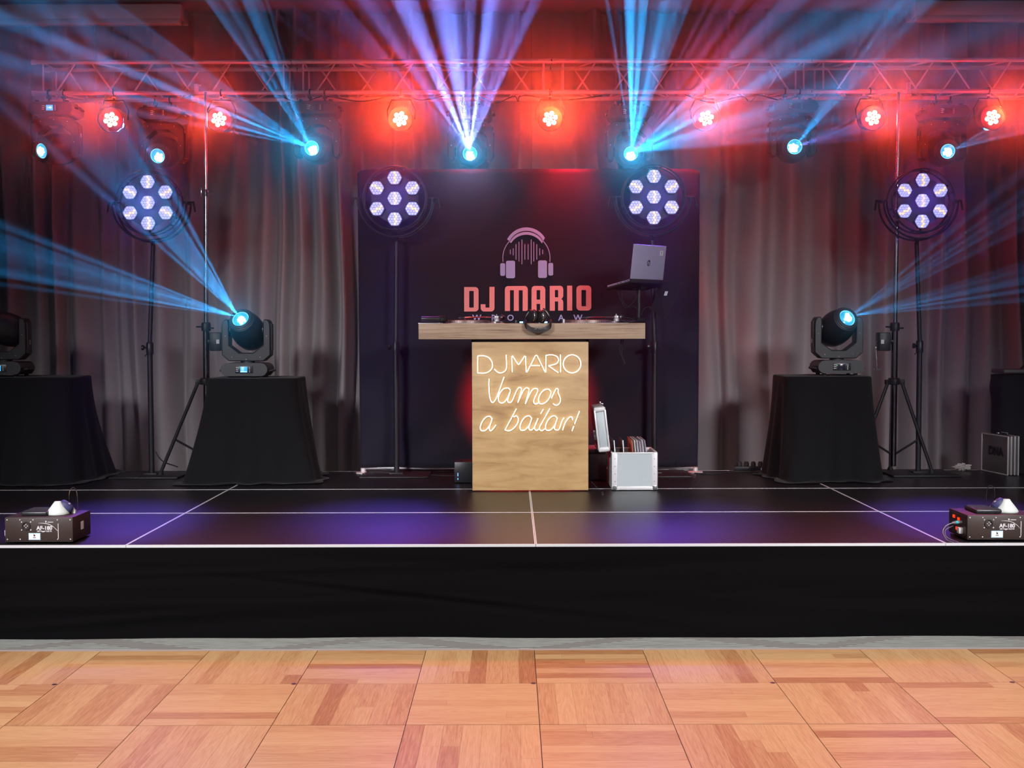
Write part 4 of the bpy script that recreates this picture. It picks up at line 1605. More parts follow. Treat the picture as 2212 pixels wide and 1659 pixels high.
words('logo_letters', 'hp', 0.036, m_lap, lid, lc @ T(0, -0.001, 0.002), shear=0.35, bold=0.0003)
mb = MB()
mb.box((LW - 0.045, -0.0042, LH - 0.045), (0.032, 0.001, 0.032), 0, RX(8))
st = mb.build('sticker', M_WHITE, lid)
mb = MB()
mb.box((LW - 0.045, -0.005, LH - 0.040), (0.005, 0.0006, 0.010), 0, RX(8))
mb.box((LW - 0.045, -0.005, LH - 0.052), (0.012, 0.0006, 0.003), 0, RX(8))
mb.build('sticker_print', M_INK, lid)
mb = MB()
mb.box((LW / 2, 0.115, -0.002), (LW, 0.222, 0.014), 0.004, RX(-9))
bs = mb.build('keyboard_base', m_lap, lap)
mb = MB()
mb.box((LW / 2, 0.09, 0.0055), (LW - 0.03, 0.1, 0.001), 0, RX(-9))
mb.build('keyboard', M_PLAST, bs)
mb = MB()
for y in (0.02, 0.045, 0.09, 0.12):
    mb.box((-0.0003, y, -0.002), (0.002, 0.012, 0.004), 0, RX(-9))
mb.build('side_ports', M_INK, bs)
stand = thing('laptop_stand', 'black laptop stand with tilted tray and pole rising behind the desk', 'stand', (hl.x, hl.y, hl.z), psi)
mb = MB()
mb.box((LW / 2, 0.095, -0.022), (LW + 0.06, 0.24, 0.012), 0.003, RX(-9))
mb.box((LW / 2, -0.03, -0.014), (LW + 0.06, 0.012, 0.026), 0.002, RX(-9))
mb.build('tray', M_BLACK, stand)
pb = at(1380, 700, YL + 0.2)
lo = (Matrix.Translation(hl) @ RZ(psi)).inverted() @ Vector((pb.x, pb.y, hl.z))
mb = MB()
mb.tube([(lo.x, lo.y, -0.035), (lo.x, lo.y, ZT - 0.0855 - hl.z)], 0.014, 12)
mb.tube([(lo.x - 0.045, lo.y, -0.05), (lo.x + 0.07, lo.y + 0.02, -0.045)], 0.012, 8)
mb.box((lo.x, lo.y, -0.045), (0.05, 0.09, 0.025), 0.004)
mb.build('pole', M_BLACK, stand)
mb = MB()
mb.box((lo.x, lo.y, -0.27), (0.07, 0.05, 0.03), 0.004)
mb.tube([(lo.x - 0.06, lo.y - 0.02, -0.26), (lo.x + 0.1, lo.y + 0.0, -0.262)], 0.007, 8)
mb.build('clamp', M_BLACK, stand)
for i, q in enumerate(([(1331, 622), (1340, 645), (1350, 665), (1362, 660), (1374, 645), (1376, 640)], [(1346, 618), (1343, 640), (1348, 655), (1357, 662), (1370, 662), (1376, 668)], [(1386, 682), (1388, 672), (1394, 665), (1402, 663), (1406, 668)])):
    mb = MB()
    mb.tube(smooth_path([at(x, y, YL + 0.14 + 0.01 * i) for x, y in q]), 0.003, 6)
    tag(mb.build('laptop_cable', M_RUBBER), ['black cable looping down from the laptop tray, longer loop', 'black cable hanging close behind the longer laptop loop', 'small cable curl beside the laptop stand pole'][i], 'cable')
# tilted panel beside it
tp = thing('tilted_panel', 'dark tilted flat panel with small white sticker, right of the laptop stand', 'panel', at(1438, 640, 7.95))
m_dk = mat('dark_maroon_panel', (0.02, 0.012, 0.014), 0.5)
O_ = at(1438, 640, 7.95)
cr_ = [at(1425, 606, 7.9) - O_, at(1473, 609, 8.0) - O_, at(1437, 692, 7.98) - O_, at(1406, 668, 7.88) - O_]
nv = Vector((0.01, 0.022, 0.0))
mb = MB()
mb.add(cr_ + [p + nv for p in cr_], [[0, 1, 2, 3], [7, 6, 5, 4], [0, 4, 5, 1], [1, 5, 6, 2], [2, 6, 7, 3], [3, 7, 4, 0]])
pn = mb.build('panel', m_dk, tp, smooth=0)
e1, e2 = (cr_[1] - cr_[0]).normalized(), (cr_[3] - cr_[0]).normalized()
sc_ = at(1439, 635, 7.93) - O_ 
sc_ = cr_[0] + e1 * 0.075 + e2 * 0.075 - Vector((0, 0.004, 0))
mb = MB()
mb.add([sc_, sc_ + e1 * 0.026, sc_ + e1 * 0.026 + e2 * 0.032, sc_ + e2 * 0.032], [[0, 1, 2, 3]])
s_ = mb.build('sticker', M_WHITE, tp, smooth=0)
md = s_.modifiers.new('t', 'SOLIDIFY')
md.thickness = 0.001
mb = MB()
mb.tube([at(1440, 650, 8.0) - O_, at(1416, 668, 8.2) - O_], 0.01, 8)
mb.tube([at(1440, 612, 8.0) - O_, at(1413, 620, 8.2) - O_], 0.01, 8)
mb.build('mounting_arm', M_BLACK, tp)

# ------------------------------------------------------------------ record case
m_case = mat('dimpled_silver_sheet', (0.46, 0.52, 0.54), 0.5, 0.2, bump=0.5, bscale=160)
CYc = 7.36
ca, cb2_ = at(1322, 1063, CYc), at(1420, 1063, CYc)
CW = cb2_.x - ca.x
CD = 0.34
CH = at(1322, 977, CYc).z - STAGE
case = thing('record_case', 'open silver flight case full of records on the stage, right of the desk', 'case', ((ca.x + cb2_.x) / 2, CYc, STAGE))
mb = MB()
w_ = 0.008
mb.box((0, w_ / 2, CH / 2 + 0.003), (CW - 0.03, w_, CH - 0.012))
mb.box((0, CD - w_ / 2, CH / 2 + 0.003), (CW - 0.03, w_, CH - 0.012))
for s_ in (-1, 1):
    mb.box((s_ * (CW / 2 - w_ / 2), CD / 2, CH / 2 + 0.003), (w_, CD - 0.03, CH - 0.012))
mb.box((0, CD / 2, 0.012), (CW - 0.02, CD - 0.02, 0.012))
mb.build('case_body', m_case, case)
mb = MB()
for sx in (-1, 1):
    for y in (0.009, CD - 0.009):
        mb.box((sx * (CW / 2 - 0.018), y, CH / 2 + 0.002), (0.04, 0.021, CH - 0.004), 0.006, seg=3)
for y in (0.004, CD - 0.004):
    mb.box((0, y, 0.016), (CW - 0.05, 0.0135, 0.024), 0.003)
    mb.box((0, y, CH - 0.006), (CW - 0.05, 0.0135, 0.010), 0.003)
for sx in (-1, 1):
    mb.box((sx * (CW / 2 - 0.004), CD / 2, CH - 0.006), (0.0135, CD - 0.05, 0.010), 0.003)
mb.build('aluminium_edging', M_ALUP, case)
m_corner = mat('steel_corner', (0.4, 0.42, 0.44), 0.3, 0.9)
for sx in (-1, 1):
    mb = MB()
    mb.box((sx * (CW / 2 - 0.019), 0.009, 0.02), (0.044, 0.025, 0.042), 0.012, seg=3)
    mb.build('corner', m_corner, case)
    mb = MB()
    for z in (0.06, 0.11, 0.16, 0.21):
        mb.lathe([(0.0035, 0.0), (0.0025, 0.002)], 8, T(sx * (CW / 2 - 0.02), -0.0015, z) @ RX(90))
    mb.build('rivet', m_corner, case)
mb = MB()
mb.box((CW / 2 + 0.004, CD / 2, CH - 0.035), (0.008, 0.03, 0.055), 0.002)
mb.box((CW / 2 + 0.012, CD / 2, CH - 0.02), (0.012, 0.02, 0.012), 0.002)
mb.build('latch', M_CHROME, case)
# lid, tipped open to the left
lt = at(1295, 881, CYc) - case.location
lb = at(1306, 975, CYc) - case.location
lv = Vector((lt.x - lb.x, 0, lt.z - lb.z))
la = math.degrees(math.atan2(lv.x, lv.z))
lh = lv.length
LM = T(lb.x, 0, lb.z) @ RY(la)
mb = MB()
mb.box((0.0, CD / 2, lh / 2), (0.070, CD - 0.02, lh - 0.02), 0.004, LM)
lid_ = mb.build('case_lid', m_case, case)
mb = MB()
for z in (0.012, lh - 0.012):
    mb.box((0, CD / 2, z), (0.078, CD, 0.034), 0.012, LM, seg=3)
for sx in (-1, 1):
    for y in (0.006, CD - 0.006):
        mb.box((sx * 0.034, y, lh / 2), (0.011, 0.014, lh - 0.03), 0.003, LM)
mb.build('lid_edging', M_ALUP, lid_)
mb = MB()
for y in (0.08, CD - 0.08):
    mb.box((0.025, y, lh + 0.012), (0.012, 0.02, 0.022), 0.002, LM)
mb.box((-0.045, 0.05, lh * 0.38), (0.02, 0.03, 0.06), 0.003, LM)
mb.build('lid_catch', M_CHROME, lid_)
mb = MB()
mb.box((-0.025, CD / 2, CH + 0.012), (CW * 0.65, 0.006, 0.004))
mb.build('divider_rod', M_ALU, case)
rg = random.Random(5)
RC = [(0.55, 0.12, 0.06), (0.05, 0.05, 0.06), (0.7, 0.66, 0.6), (0.12, 0.08, 0.1), (0.6, 0.6, 0.62), (0.1, 0.1, 0.12), (0.45, 0.4, 0.42), (0.2, 0.12, 0.25), (0.65, 0.6, 0.55), (0.06, 0.06, 0.08), (0.35, 0.3, 0.4)]
cz0 = 0.0195
names_ = ['orange-red record sleeve at the front of the leaning row in the open case', 'second sleeve from the orange-red one in the open case', 'pale third sleeve of the leaning row in the case', 'dark fourth sleeve of the leaning row in the case',
          'light grey fifth sleeve of the leaning row in the case', 'dark sixth sleeve of the leaning row in the case', 'greyish seventh sleeve of the leaning row in the case', 'purplish eighth sleeve of the leaning row in the case',
          'cream ninth sleeve of the leaning row in the case', 'black tenth sleeve of the leaning row in the case', 'rightmost purple-grey sleeve beside the case latch']
RHt = 0.31
for i in range(11):
    x = -CW / 2 + 0.160 + i * 0.0098
    m_ = mat('record_sleeve_%d' % i, RC[i], 0.55, mottle=0.5, mscale=30)
    o = thing('record', names_[i], 'record', (case.location.x + x, CYc + 0.02, STAGE + cz0), group='records standing in the open flight case')
    tilt = -5 - i * 0.25
    mb = MB()
    mb.box((0, 0.15, RHt / 2 + 0.0), (0.0055, 0.288, RHt + rg.uniform(-0.01, 0.006)), 0.001, RY(tilt * 1.0))
    mb.build('sleeve', m_, o)
for i, x in enumerate((0.022, 0.075)):
    m_ = mat('record_sleeve_d%d' % i, (0.07, 0.07, 0.08), 0.5, mottle=0.5, mscale=40)
    o = thing('record', ['dark sleeve leaning against the case lid', 'dark sleeve with pale edge standing alone in the case'][i], 'record', (case.location.x - CW / 2 + x + 0.02, CYc + 0.02, STAGE + cz0), group='records standing in the open flight case')
    mb = MB()
    mb.box((0, 0.15, RHt / 2), (0.0055, 0.288, RHt), 0.001, RY(-5 + i))
    mb.build('sleeve', m_, o)
    mb = MB()
    mb.box((0, 0.0045, RHt / 2), (0.0062, 0.004, RHt), 0.001, RY(-5 + i))
    mb.build('sleeve_edge', M_WHITE, o)

# equipment box between desk and case
m_grey = mat('grey_plastic_tub', (0.20, 0.18, 0.22), 0.5)
q0, q1 = at(1268, 1055, 7.86), at(1311, 1055, 7.86)
eb = thing('equipment_box', 'purplish grey equipment box standing between the desk and the record case', 'box', ((q0.x + q1.x) / 2, 7.86, STAGE))
ew = q1.x - q0.x
eh = at(1290, 968, 7.86).z - STAGE
mb = MB()
mb.box((0, 0.12, eh / 2 + 0.0005), (ew, 0.24, eh), 0.015, seg=3)
mb.build('box_shell', m_grey, eb)
mb = MB()
mb.box((0, -0.001, eh - 0.035), (ew - 0.02, 0.006, 0.012), 0.002)
mb.box((0, -0.002, eh - 0.02), (0.03, 0.006, 0.03), 0.003)
mb.build('lid_seam', M_PLAST, eb)
mb = MB()
mb.tube(smooth_path([at(1277, 1040, 7.5), at(1284, 1048, 7.48), at(1292, 1056, 7.46), at(1298, 1062, 7.44), on_z(1301, 1064, STAGE + 0.004)]), 0.004, 6)
mb.tube([on_z(1301, 1064, STAGE + 0.006), on_z(1302, 1068, STAGE + 0.006)], 0.007, 8)
tag(mb.build('plug_cable', M_RUBBER), 'black cable with metal plug on the floor between desk and case', 'cable')

# power amplifier box left of the desk foot
am = thing('power_unit', 'low black power unit with a blue light, left of the desk foot', 'box', (at(1008, 1050, 7.75).x, 7.75, STAGE))
mb = MB()
mb.box((0, 0.1, 0.075), (0.17, 0.2, 0.145), 0.006)
mb.build('case_shell', M_PLAST, am)
mb = MB()
mb.box((-0.06, -0.001, 0.06), (0.004, 0.003, 0.022))
mb.box((-0.06, -0.001, 0.03), (0.004, 0.003, 0.012))
mb.build('blue_light', mat('blue_strip', (0.1, 0.2, 0.9), 0.4, emit=(0.15, 0.4, 1.0), strength=2.5), am)
mb = MB()
mb.box((0.05, -0.001, 0.045), (0.01, 0.003, 0.02))
mb.build('socket', m_dot, am)

# ------------------------------------------------------------------ fog machines
m_fog = mat('fogger_shell', (0.028, 0.016, 0.013), 0.5, bump=0.3, bscale=250)
m_cone = mat('translucent_white_plastic', (0.55, 0.60, 0.58), 0.5)
m_navy = mat('navy_plastic', (0.03, 0.035, 0.12), 0.5)
FW, FH, FD = 0.334, 0.122, 0.235
m_sticker = mat('pale_blue_label', (0.35, 0.6, 0.72), 0.6)
m_redsw = mat('red_switch', (0.6, 0.02, 0.01), 0.3, emit=(1.0, 0.06, 0.01), strength=0.9)
m_teal = mat('teal_ring', (0.0, 0.35, 0.32), 0.5)


def fogger(px, label, cone_dx, flip, left_panel):
    b = on_z(px, 1176, STAGE)
    t = thing('fog_machine', label, 'fog machine', (b.x, 5.50, STAGE), group='fog machines at the stage edge')
    mb = MB()
    mb.box((FW / 2, FD / 2, FH / 2 + 0.008), (FW, FD, FH), 0.003)
    for x in (0.03, FW - 0.03):
        for y in (0.03, FD - 0.03):
            mb.lathe([(0.011, 0.0005), (0.012, 0.009)], 12, T(x, y, 0))
    sh = mb.build('shell', m_fog, t, smooth=30)
    z0 = 0.008
    scr = []
    for x in (0.012, 0.075, 0.14, FW - 0.075, FW - 0.012):
        for z in (0.014, FH - 0.012):
            scr.append((x, z + z0))
    for x, z in ((0.083, 0.107), (0.128, 0.107), (0.083, 0.068), (0.128, 0.068)):
        scr.append((x, z))
    for x, z in scr:
        mb = MB()
        mb.lathe([(0.0035, 0), (0.002, 0.002)], 8, T(x, -0.0005, z) @ RX(90))
        mb.build('screw', m_dot, sh)
    mb = MB()
    mb.lathe([(0.021, 0), (0.021, 0.004), (0.016, 0.004), (0.016, 0.002)], 26, T(0.105, -0.0002, 0.088) @ RX(90), cap=False)
    mb.build('nozzle_ring', M_BLACK, sh)
    mb = MB()
    for a in range(0, 360, 90):
        mb.box((0.105 + 0.0075 * math.cos(R(a)), -0.002, 0.088 + 0.0075 * math.sin(R(a))), (0.0045, 0.003, 0.0045), 0.001)
    mb.build('nozzle_hole', m_print, sh)
    words('model_lettering', 'AF-180', 0.026, m_print, sh, T(0.195, -0.0012, 0.077), bold=0.0008, sx=1.0)
    words('small_lettering', 'LED Fogger CoZ FX', 0.0095, m_print, sh, T(0.195, -0.0012, 0.062), sx=0.9, bold=0.0003)
    mb = MB()
    pts_ = [(0.166 + 0.097 * (i / 12), -0.0012, 0.060 + 0.042 * math.cos(math.pi / 2 * (i / 12) ** 1.7)) for i in range(13)]
    mb.tube(pts_, [0.0006 + 0.001 * math.sin(3.1 * i / 12) for i in range(13)], 6)
    mb.tube([(0.275 - 0.012, -0.001, 0.025), (0.275 - 0.012, -0.001, 0.1)], 0.0018, 6)
    mb.build('swoosh', m_print, sh)
    mb = MB()
    mb.box((0.225, -0.001, 0.107), (0.028, 0.001, 0.003))
    mb.box((0.203, -0.001, 0.109), (0.006, 0.001, 0.008))
    mb.build('maker_mark', m_print, sh)
    mb = MB()
    mb.box((0.146, -0.0012, 0.036), (0.058, 0.0015, 0.034))
    s1 = mb.build('label_plate', m_sticker, sh)
    mb = MB()
    mb.box((0.146, -0.0024, 0.036), (0.052, 0.0012, 0.028))
    mb.build('label_paper', M_WHITE, sh)
    mb = MB()
    mb.lathe([(0.0045, 0), (0.0045, 0.0008)], 12, T(0.146, -0.0028, 0.041) @ RX(90))
    mb.box((0.1435, -0.0033, 0.046), (0.002, 0.0008, 0.008))
    mb.box((0.146, -0.0033, 0.031), (0.014, 0.0008, 0.003))
    mb.build('label_print', M_INK, sh)
    # tank lid on top
    mb = MB()
    mb.box((0.125, 0.12, FH + 0.019), (0.13, 0.15, 0.022), 0.008, seg=3)
    tl = mb.build('tank_lid', M_PLAST, t)
    mb = MB()
    for i in range(6):
        mb.box((0.125, 0.065 + i * 0.022, FH + 0.031), (0.11, 0.006, 0.003))
    mb.build('lid_ribs', M_BLACK, tl)
    # funnel shaped bottle lying on top
    cx = cone_dx
    mb = MB()
    mb.lathe([(0.055, 0), (0.057, 0.004), (0.052, 0.014), (0.040, 0.030), (0.026, 0.048), (0.018, 0.060), (0.015, 0.064)], 32, T(cx, 0.1, FH + 0.009) @ Matrix.Diagonal((1, 0.85, 1, 1)))
    fn_ = mb.build('funnel', m_cone, t, smooth=60)
    mb = MB()
    s_ = flip
    mb.lathe([(0.016, -0.02), (0.027, -0.012), (0.030, 0.01), (0.026, 0.04), (0.015, 0.055)], 24, T(cx + s_ * 0.026, 0.12, FH + 0.044) @ RY(s_ * 125) @ T(0, 0, -0.01))
    mb.build('cap', m_navy, fn_, smooth=60)
    mb = MB()
    mb.add([(cx + s_ * 0.045, 0.11, FH + 0.062), (cx + s_ * 0.052, 0.11, FH + 0.062), (cx + s_ * 0.078, 0.12, FH + 0.02), (cx + s_ * 0.078, 0.12, FH + 0.0095), (cx + s_ * 0.062, 0.12, FH + 0.0095),
            (cx + s_ * 0.045, 0.125, FH + 0.062), (cx + s_ * 0.052, 0.125, FH + 0.062), (cx + s_ * 0.078, 0.135, FH + 0.02), (cx + s_ * 0.078, 0.135, FH + 0.0095), (cx + s_ * 0.062, 0.135, FH + 0.0095)],
           [[0, 1, 2, 3, 4], [9, 8, 7, 6, 5], [0, 5, 6, 1], [1, 6, 7, 2], [2, 7, 8, 3], [3, 8, 9, 4], [4, 9, 5, 0]])
    mb.build('white_flap', m_cone, fn_, smooth=0)
    mb = MB()
    mb.tube(smooth_path([(cx + s_ * 0.03, 0.17, FH + 0.07), (cx + s_ * 0.03, 0.17, FH + 0.10), (cx + s_ * 0.038, 0.17, FH + 0.123), (cx + s_ * 0.052, 0.18, FH + 0.13), (cx + s_ * 0.062, 0.19, FH + 0.10), (cx + s_ * 0.066, 0.19, FH + 0.012)]), 0.0022, 8)
    mb.build('fluid_hose', M_CHROME if s_ > 0 else M_PLAST, t)
    xs = -0.001 if left_panel else FW + 0.001
    mb = MB()
    mb.box((FW + 0.0008, 0.12, 0.072), (0.0012, 0.035, 0.040))
    mb.build('side_label', M_WHITE, sh)
    mb = MB()
    mb.box((-0.0012, FD / 2, 0.07), (0.002, FD - 0.03, 0.1))
    mb.build('rear_panel', M_PLAST, sh)
    mb = MB()
    for y, z in ((0.16, 0.10), (0.10, 0.095), (0.12, 0.045)):
        mb.box((-0.004, y, z), (0.006, 0.022, 0.016), 0.002)
    mb.build('switch', m_redsw if left_panel else M_PLAST, sh)
    mb = MB()
    mb.box((-0.012, 0.06, 0.045), (0.022, 0.03, 0.03), 0.003)
    mb.build('power_inlet', m_dot, sh)
    return t


fl_ = fogger(8, 'black fog machine with white funnel on top at the left stage edge', 0.222, 1, False)
fr_ = fogger(2103, 'black fog machine with red switches at the right stage edge', 0.235, -1, True)
bx = fr_.location.x
mb = MB()
mb.tube([(bx - 0.003, 5.56, STAGE + 0.085), (bx - 0.022, 5.56, STAGE + 0.085)], 0.008, 12)
mb.tube([(bx - 0.034, 5.56, STAGE + 0.084), (bx - 0.055, 5.555, STAGE + 0.083)], [0.008, 0.005], 12)
mb.tube(smooth_path([Vector((bx - 0.05, 5.556, STAGE + 0.083)), Vector((bx - 0.085, 5.55, STAGE + 0.07)), Vector((bx - 0.105, 5.54, STAGE + 0.04)), Vector((bx - 0.10, 5.50, STAGE + 0.008)), Vector((bx - 0.09, 5.47, STAGE + 0.004)), Vector((bx - 0.085, 5.458, STAGE + 0.0045))]), 0.003, 8)
mb.tube(smooth_path([Vector((bx - 0.03, 5.60, STAGE + 0.06)), Vector((bx - 0.075, 5.58, STAGE + 0.045)), Vector((bx - 0.09, 5.54, STAGE + 0.02)), Vector((bx - 0.072, 5.5, STAGE + 0.006)), Vector((bx - 0.062, 5.458, STAGE + 0.0045))]), 0.0025, 8)
fc = mb.build('signal_cable', mat('grey_cable', (0.12, 0.11, 0.13), 0.5))
tag(fc, 'grey signal cable arching from the right fog machine to the stage edge', 'cable')
mb = MB()
mb.lathe([(0.0085, 0), (0.0085, 0.012)], 16, T(bx - 0.034, 5.56, STAGE + 0.085) @ RY(90))
mb.build('teal_ring', m_teal, fc)

# ------------------------------------------------------------------ aluminium case and covered trunk at the right
n_ = on_z(2176, 1028, STAGE)
f_ = Vector((at(2119, 1010, 8.42).x, 8.42, STAGE))
dv = Vector((f_.x - n_.x, f_.y - n_.y, 0))
dl = dv.length
rz_ = math.degrees(math.atan2(-dv.y, -dv.x))
dna = thing('aluminium_case', 'upright grey case with dark lettering and silver edges at the right stage end', 'case', (f_.x, f_.y, STAGE), rz_)
hh_ = at(2176, 943, n_.y).z - STAGE
mb = MB()
mb.box((dl / 2, 0.045, hh_ / 2 + 0.002), (dl - 0.008, 0.083, hh_ - 0.006), 0.004)
sh = mb.build('case_shell', mat('grey_sheet', (0.17, 0.15, 0.15), 0.45, 0.3, bump=0.3, bscale=200), dna)
mb = MB()
for x in (0.004, dl - 0.004):
    for y in (0.004, 0.03, 0.058, 0.086):
        mb.box((x, y, hh_ / 2 + 0.002), (0.010, 0.010, hh_ - 0.002), 0.003)
for z in (0.005, hh_ - 0.003):
    for y in (0.004, 0.086):
        mb.box((dl / 2, y, z), (dl, 0.010, 0.008), 0.002)
mb.build('case_edging', M_ALUP, dna)
words('case_lettering', 'DNA', 0.085, M_INK, sh, T(dl * 0.56, -0.0015, hh_ * 0.57), bold=0.003)
mb = MB()
mb.box((dl * 0.45, 0.045, hh_ + 0.008), (0.03, 0.02, 0.014), 0.003)
mb.tube([(dl * 0.55, 0.045, hh_ + 0.002), (dl * 0.56, 0.045, hh_ + 0.018), (dl * 0.78, 0.045, hh_ + 0.018), (dl * 0.79, 0.045, hh_ + 0.002)], 0.006, 8)
mb.build('case_handle', M_CHROME, dna)

m_cov = mat('black_padded_cover', (0.009, 0.009, 0.01), 0.9, sheen=0.05)
ct = thing('covered_trunk', 'tall black covered trunk with a grey rim at the right frame edge', 'trunk', (at(2230, 900, 8.3).x, 8.33, STAGE))
tw = 0.27
th_ = at(2200, 812, 8.1).z - STAGE
mb = MB()
def tr(u, v):
    w = 2 * math.pi * u
    n = 5.0
    q = v
    hwid = tw * (1 - 0.03 * math.sin(q * 3)) + 0.012 * math.exp(-((q - 0.86) / 0.08) ** 2) + 0.004 * math.sin(w * 7)
    hdep = 0.12
    r = 1 / ((abs(math.cos(w)) / hwid) ** n + (abs(math.sin(w)) / hdep) ** n) ** (1 / n)
    return (r * math.cos(w), r * math.sin(w), 0.002 + th_ * q)
mb.grid(tr, 72, 24)
mb.box((0, 0, th_ - 0.0), (tw * 1.7, 0.19, 0.01))
mb.build('cover', m_cov, ct, smooth=60)
mb = MB()
mb.box((0, 0, th_ + 0.028), (tw * 1.86, 0.225, 0.030), 0.010, seg=3)
mb.build('rim', mat('grey_rim', (0.12, 0.12, 0.125), 0.5), ct)
mb = MB()
mb.tube([(-0.08, 0, th_ + 0.04), (-0.06, 0, th_ + 0.06), (0.06, 0, th_ + 0.14)], 0.009, 8)
mb.build('carry_strap', M_RUBBER, ct)

# ------------------------------------------------------------------ litter, cables
lp_ = on_z(2085, 1019, STAGE)
pw = thing('crumpled_paper', 'crumpled pale paper lying against the curtain hem, left of the lettered case', 'paper', (lp_.x, 8.40, STAGE))
rg = random.Random(2)
def crump(u, v):
    w = 2 * math.pi * u
    e = math.pi * v
    r = 0.035 * (1 + 0.3 * math.sin(5 * w + 3 * e) + 0.25 * math.sin(9 * e + w * 4))
    return (1.6 * r * math.sin(e) * math.cos(w), 0.7 * r * math.sin(e) * math.sin(w), 0.028 + 0.6 * r * math.cos(e))
mb = MB()
mb.grid(crump, 22, 12)
mb.build('paper_wad', mat('dirty_white_paper', (0.5, 0.46, 0.45), 0.8), pw, smooth=0)


def floor_cable(pts, r, label, Y=None):
    q = []
    for p in pts:
        w = on_z(p[0], p[1], STAGE + r)
        w.y = min(w.y, 8.43)
        q.append(w)
    mb = MB()
    mb.tube(smooth_path(q, 6), r, 6)
    return tag(mb.build('floor_cable', M_RUBBER), label, 'cable')


floor_cable([(765, 1022), (800, 1024), (840, 1022), (858, 1020)], 0.004, 'black cable on the floor under the left banner edge')
floor_cable([(880, 1019), (900, 1021), (930, 1026), (965, 1028), (1000, 1028)], 0.004, 'black cable running along the banner foot towards the desk')
floor_cable([(1500, 1022), (1530, 1024), (1560, 1022), (1590, 1019), (1680, 1020)], 0.0045, 'black cable on the floor between banner and right draped table')
mb = MB()
mb.tube(smooth_path([at(336, 975, 8.2), at(345, 990, 8.2), at(358, 1000, 8.22), at(374, 1005, 8.25), at(384, 1009, 8.28)]), 0.004, 6)
tag(mb.build('hanging_cable', M_RUBBER), 'thin black cable curving from the leftmost lamp pole to the tripod foot', 'cable')
ps = on_z(1622, 1019, STAGE)
pst = thing('power_strip', 'black power strip with plugs on the floor beside the right draped table', 'power strip', (ps.x, 8.40, STAGE))
mb = MB()
mb.box((0, 0, 0.02), (0.24, 0.05, 0.036), 0.006)
mb.build('strip_body', M_PLAST, pst)
for i in range(4):
    mb = MB()
    mb.lathe([(0.018, 0), (0.019, 0.02), (0.012, 0.035)], 16, T(-0.08 + i * 0.052, -0.0, 0.0385))
    mb.build('plug', M_RUBBER, pst)
mb = MB()
mb.box((0.1, -0.0265, 0.02), (0.05, 0.002, 0.016))
mb.build('rating_label', M_WHITE, pst)

# red floor light behind the desk
up = thing('floor_light', 'small red floor light hidden behind the desk, washing the banner red', 'stage light', (CX + PCX, 7.86, STAGE))
mb = MB()
mb.box((0, 0, 0.06), (0.2, 0.10, 0.11), 0.012)
mb.build('housing', M_BLACK, up)
mb = MB()
mb.box((0, 0.052, 0.065), (0.17, 0.006, 0.07))
mb.build('lens', mat('red_lens', (0.5, 0.02, 0.01), 0.3, emit=(1.0, 0.03, 0.01), strength=3), up)
ra = lamp('red_uplight', 'SPOT', (CX + PCX, 7.86, STAGE + 0.52), (CX + PCX, 8.36, STAGE + 0.52), 650, (1.0, 0.008, 0.012), 0.02, R(98), 0.7)

# ------------------------------------------------------------------ stage haze
m_haze = bpy.data.materials.new('stage_haze')
m_haze.use_nodes = True
ht = m_haze.node_tree
ht.nodes.remove(ht.nodes['Principled BSDF'])
vsc = ht.nodes.new('ShaderNodeVolumeScatter')
vsc.inputs['Color'].default_value = (1, 1, 1, 1)
vsc.inputs['Density'].default_value = 0.01
vsc.inputs['Anisotropy'].default_value = 0.72
ht.links.new(vsc.outputs[0], ht.nodes['Material Output'].inputs['Volume'])
mb = MB()
mb.box((0, 7.72, 3.4), (13, 2.5, 5.9))
tag(mb.build('haze', m_haze, smooth=0), 'thin theatrical haze hanging over the stage and carrying the light beams', 'haze', kind='stuff')

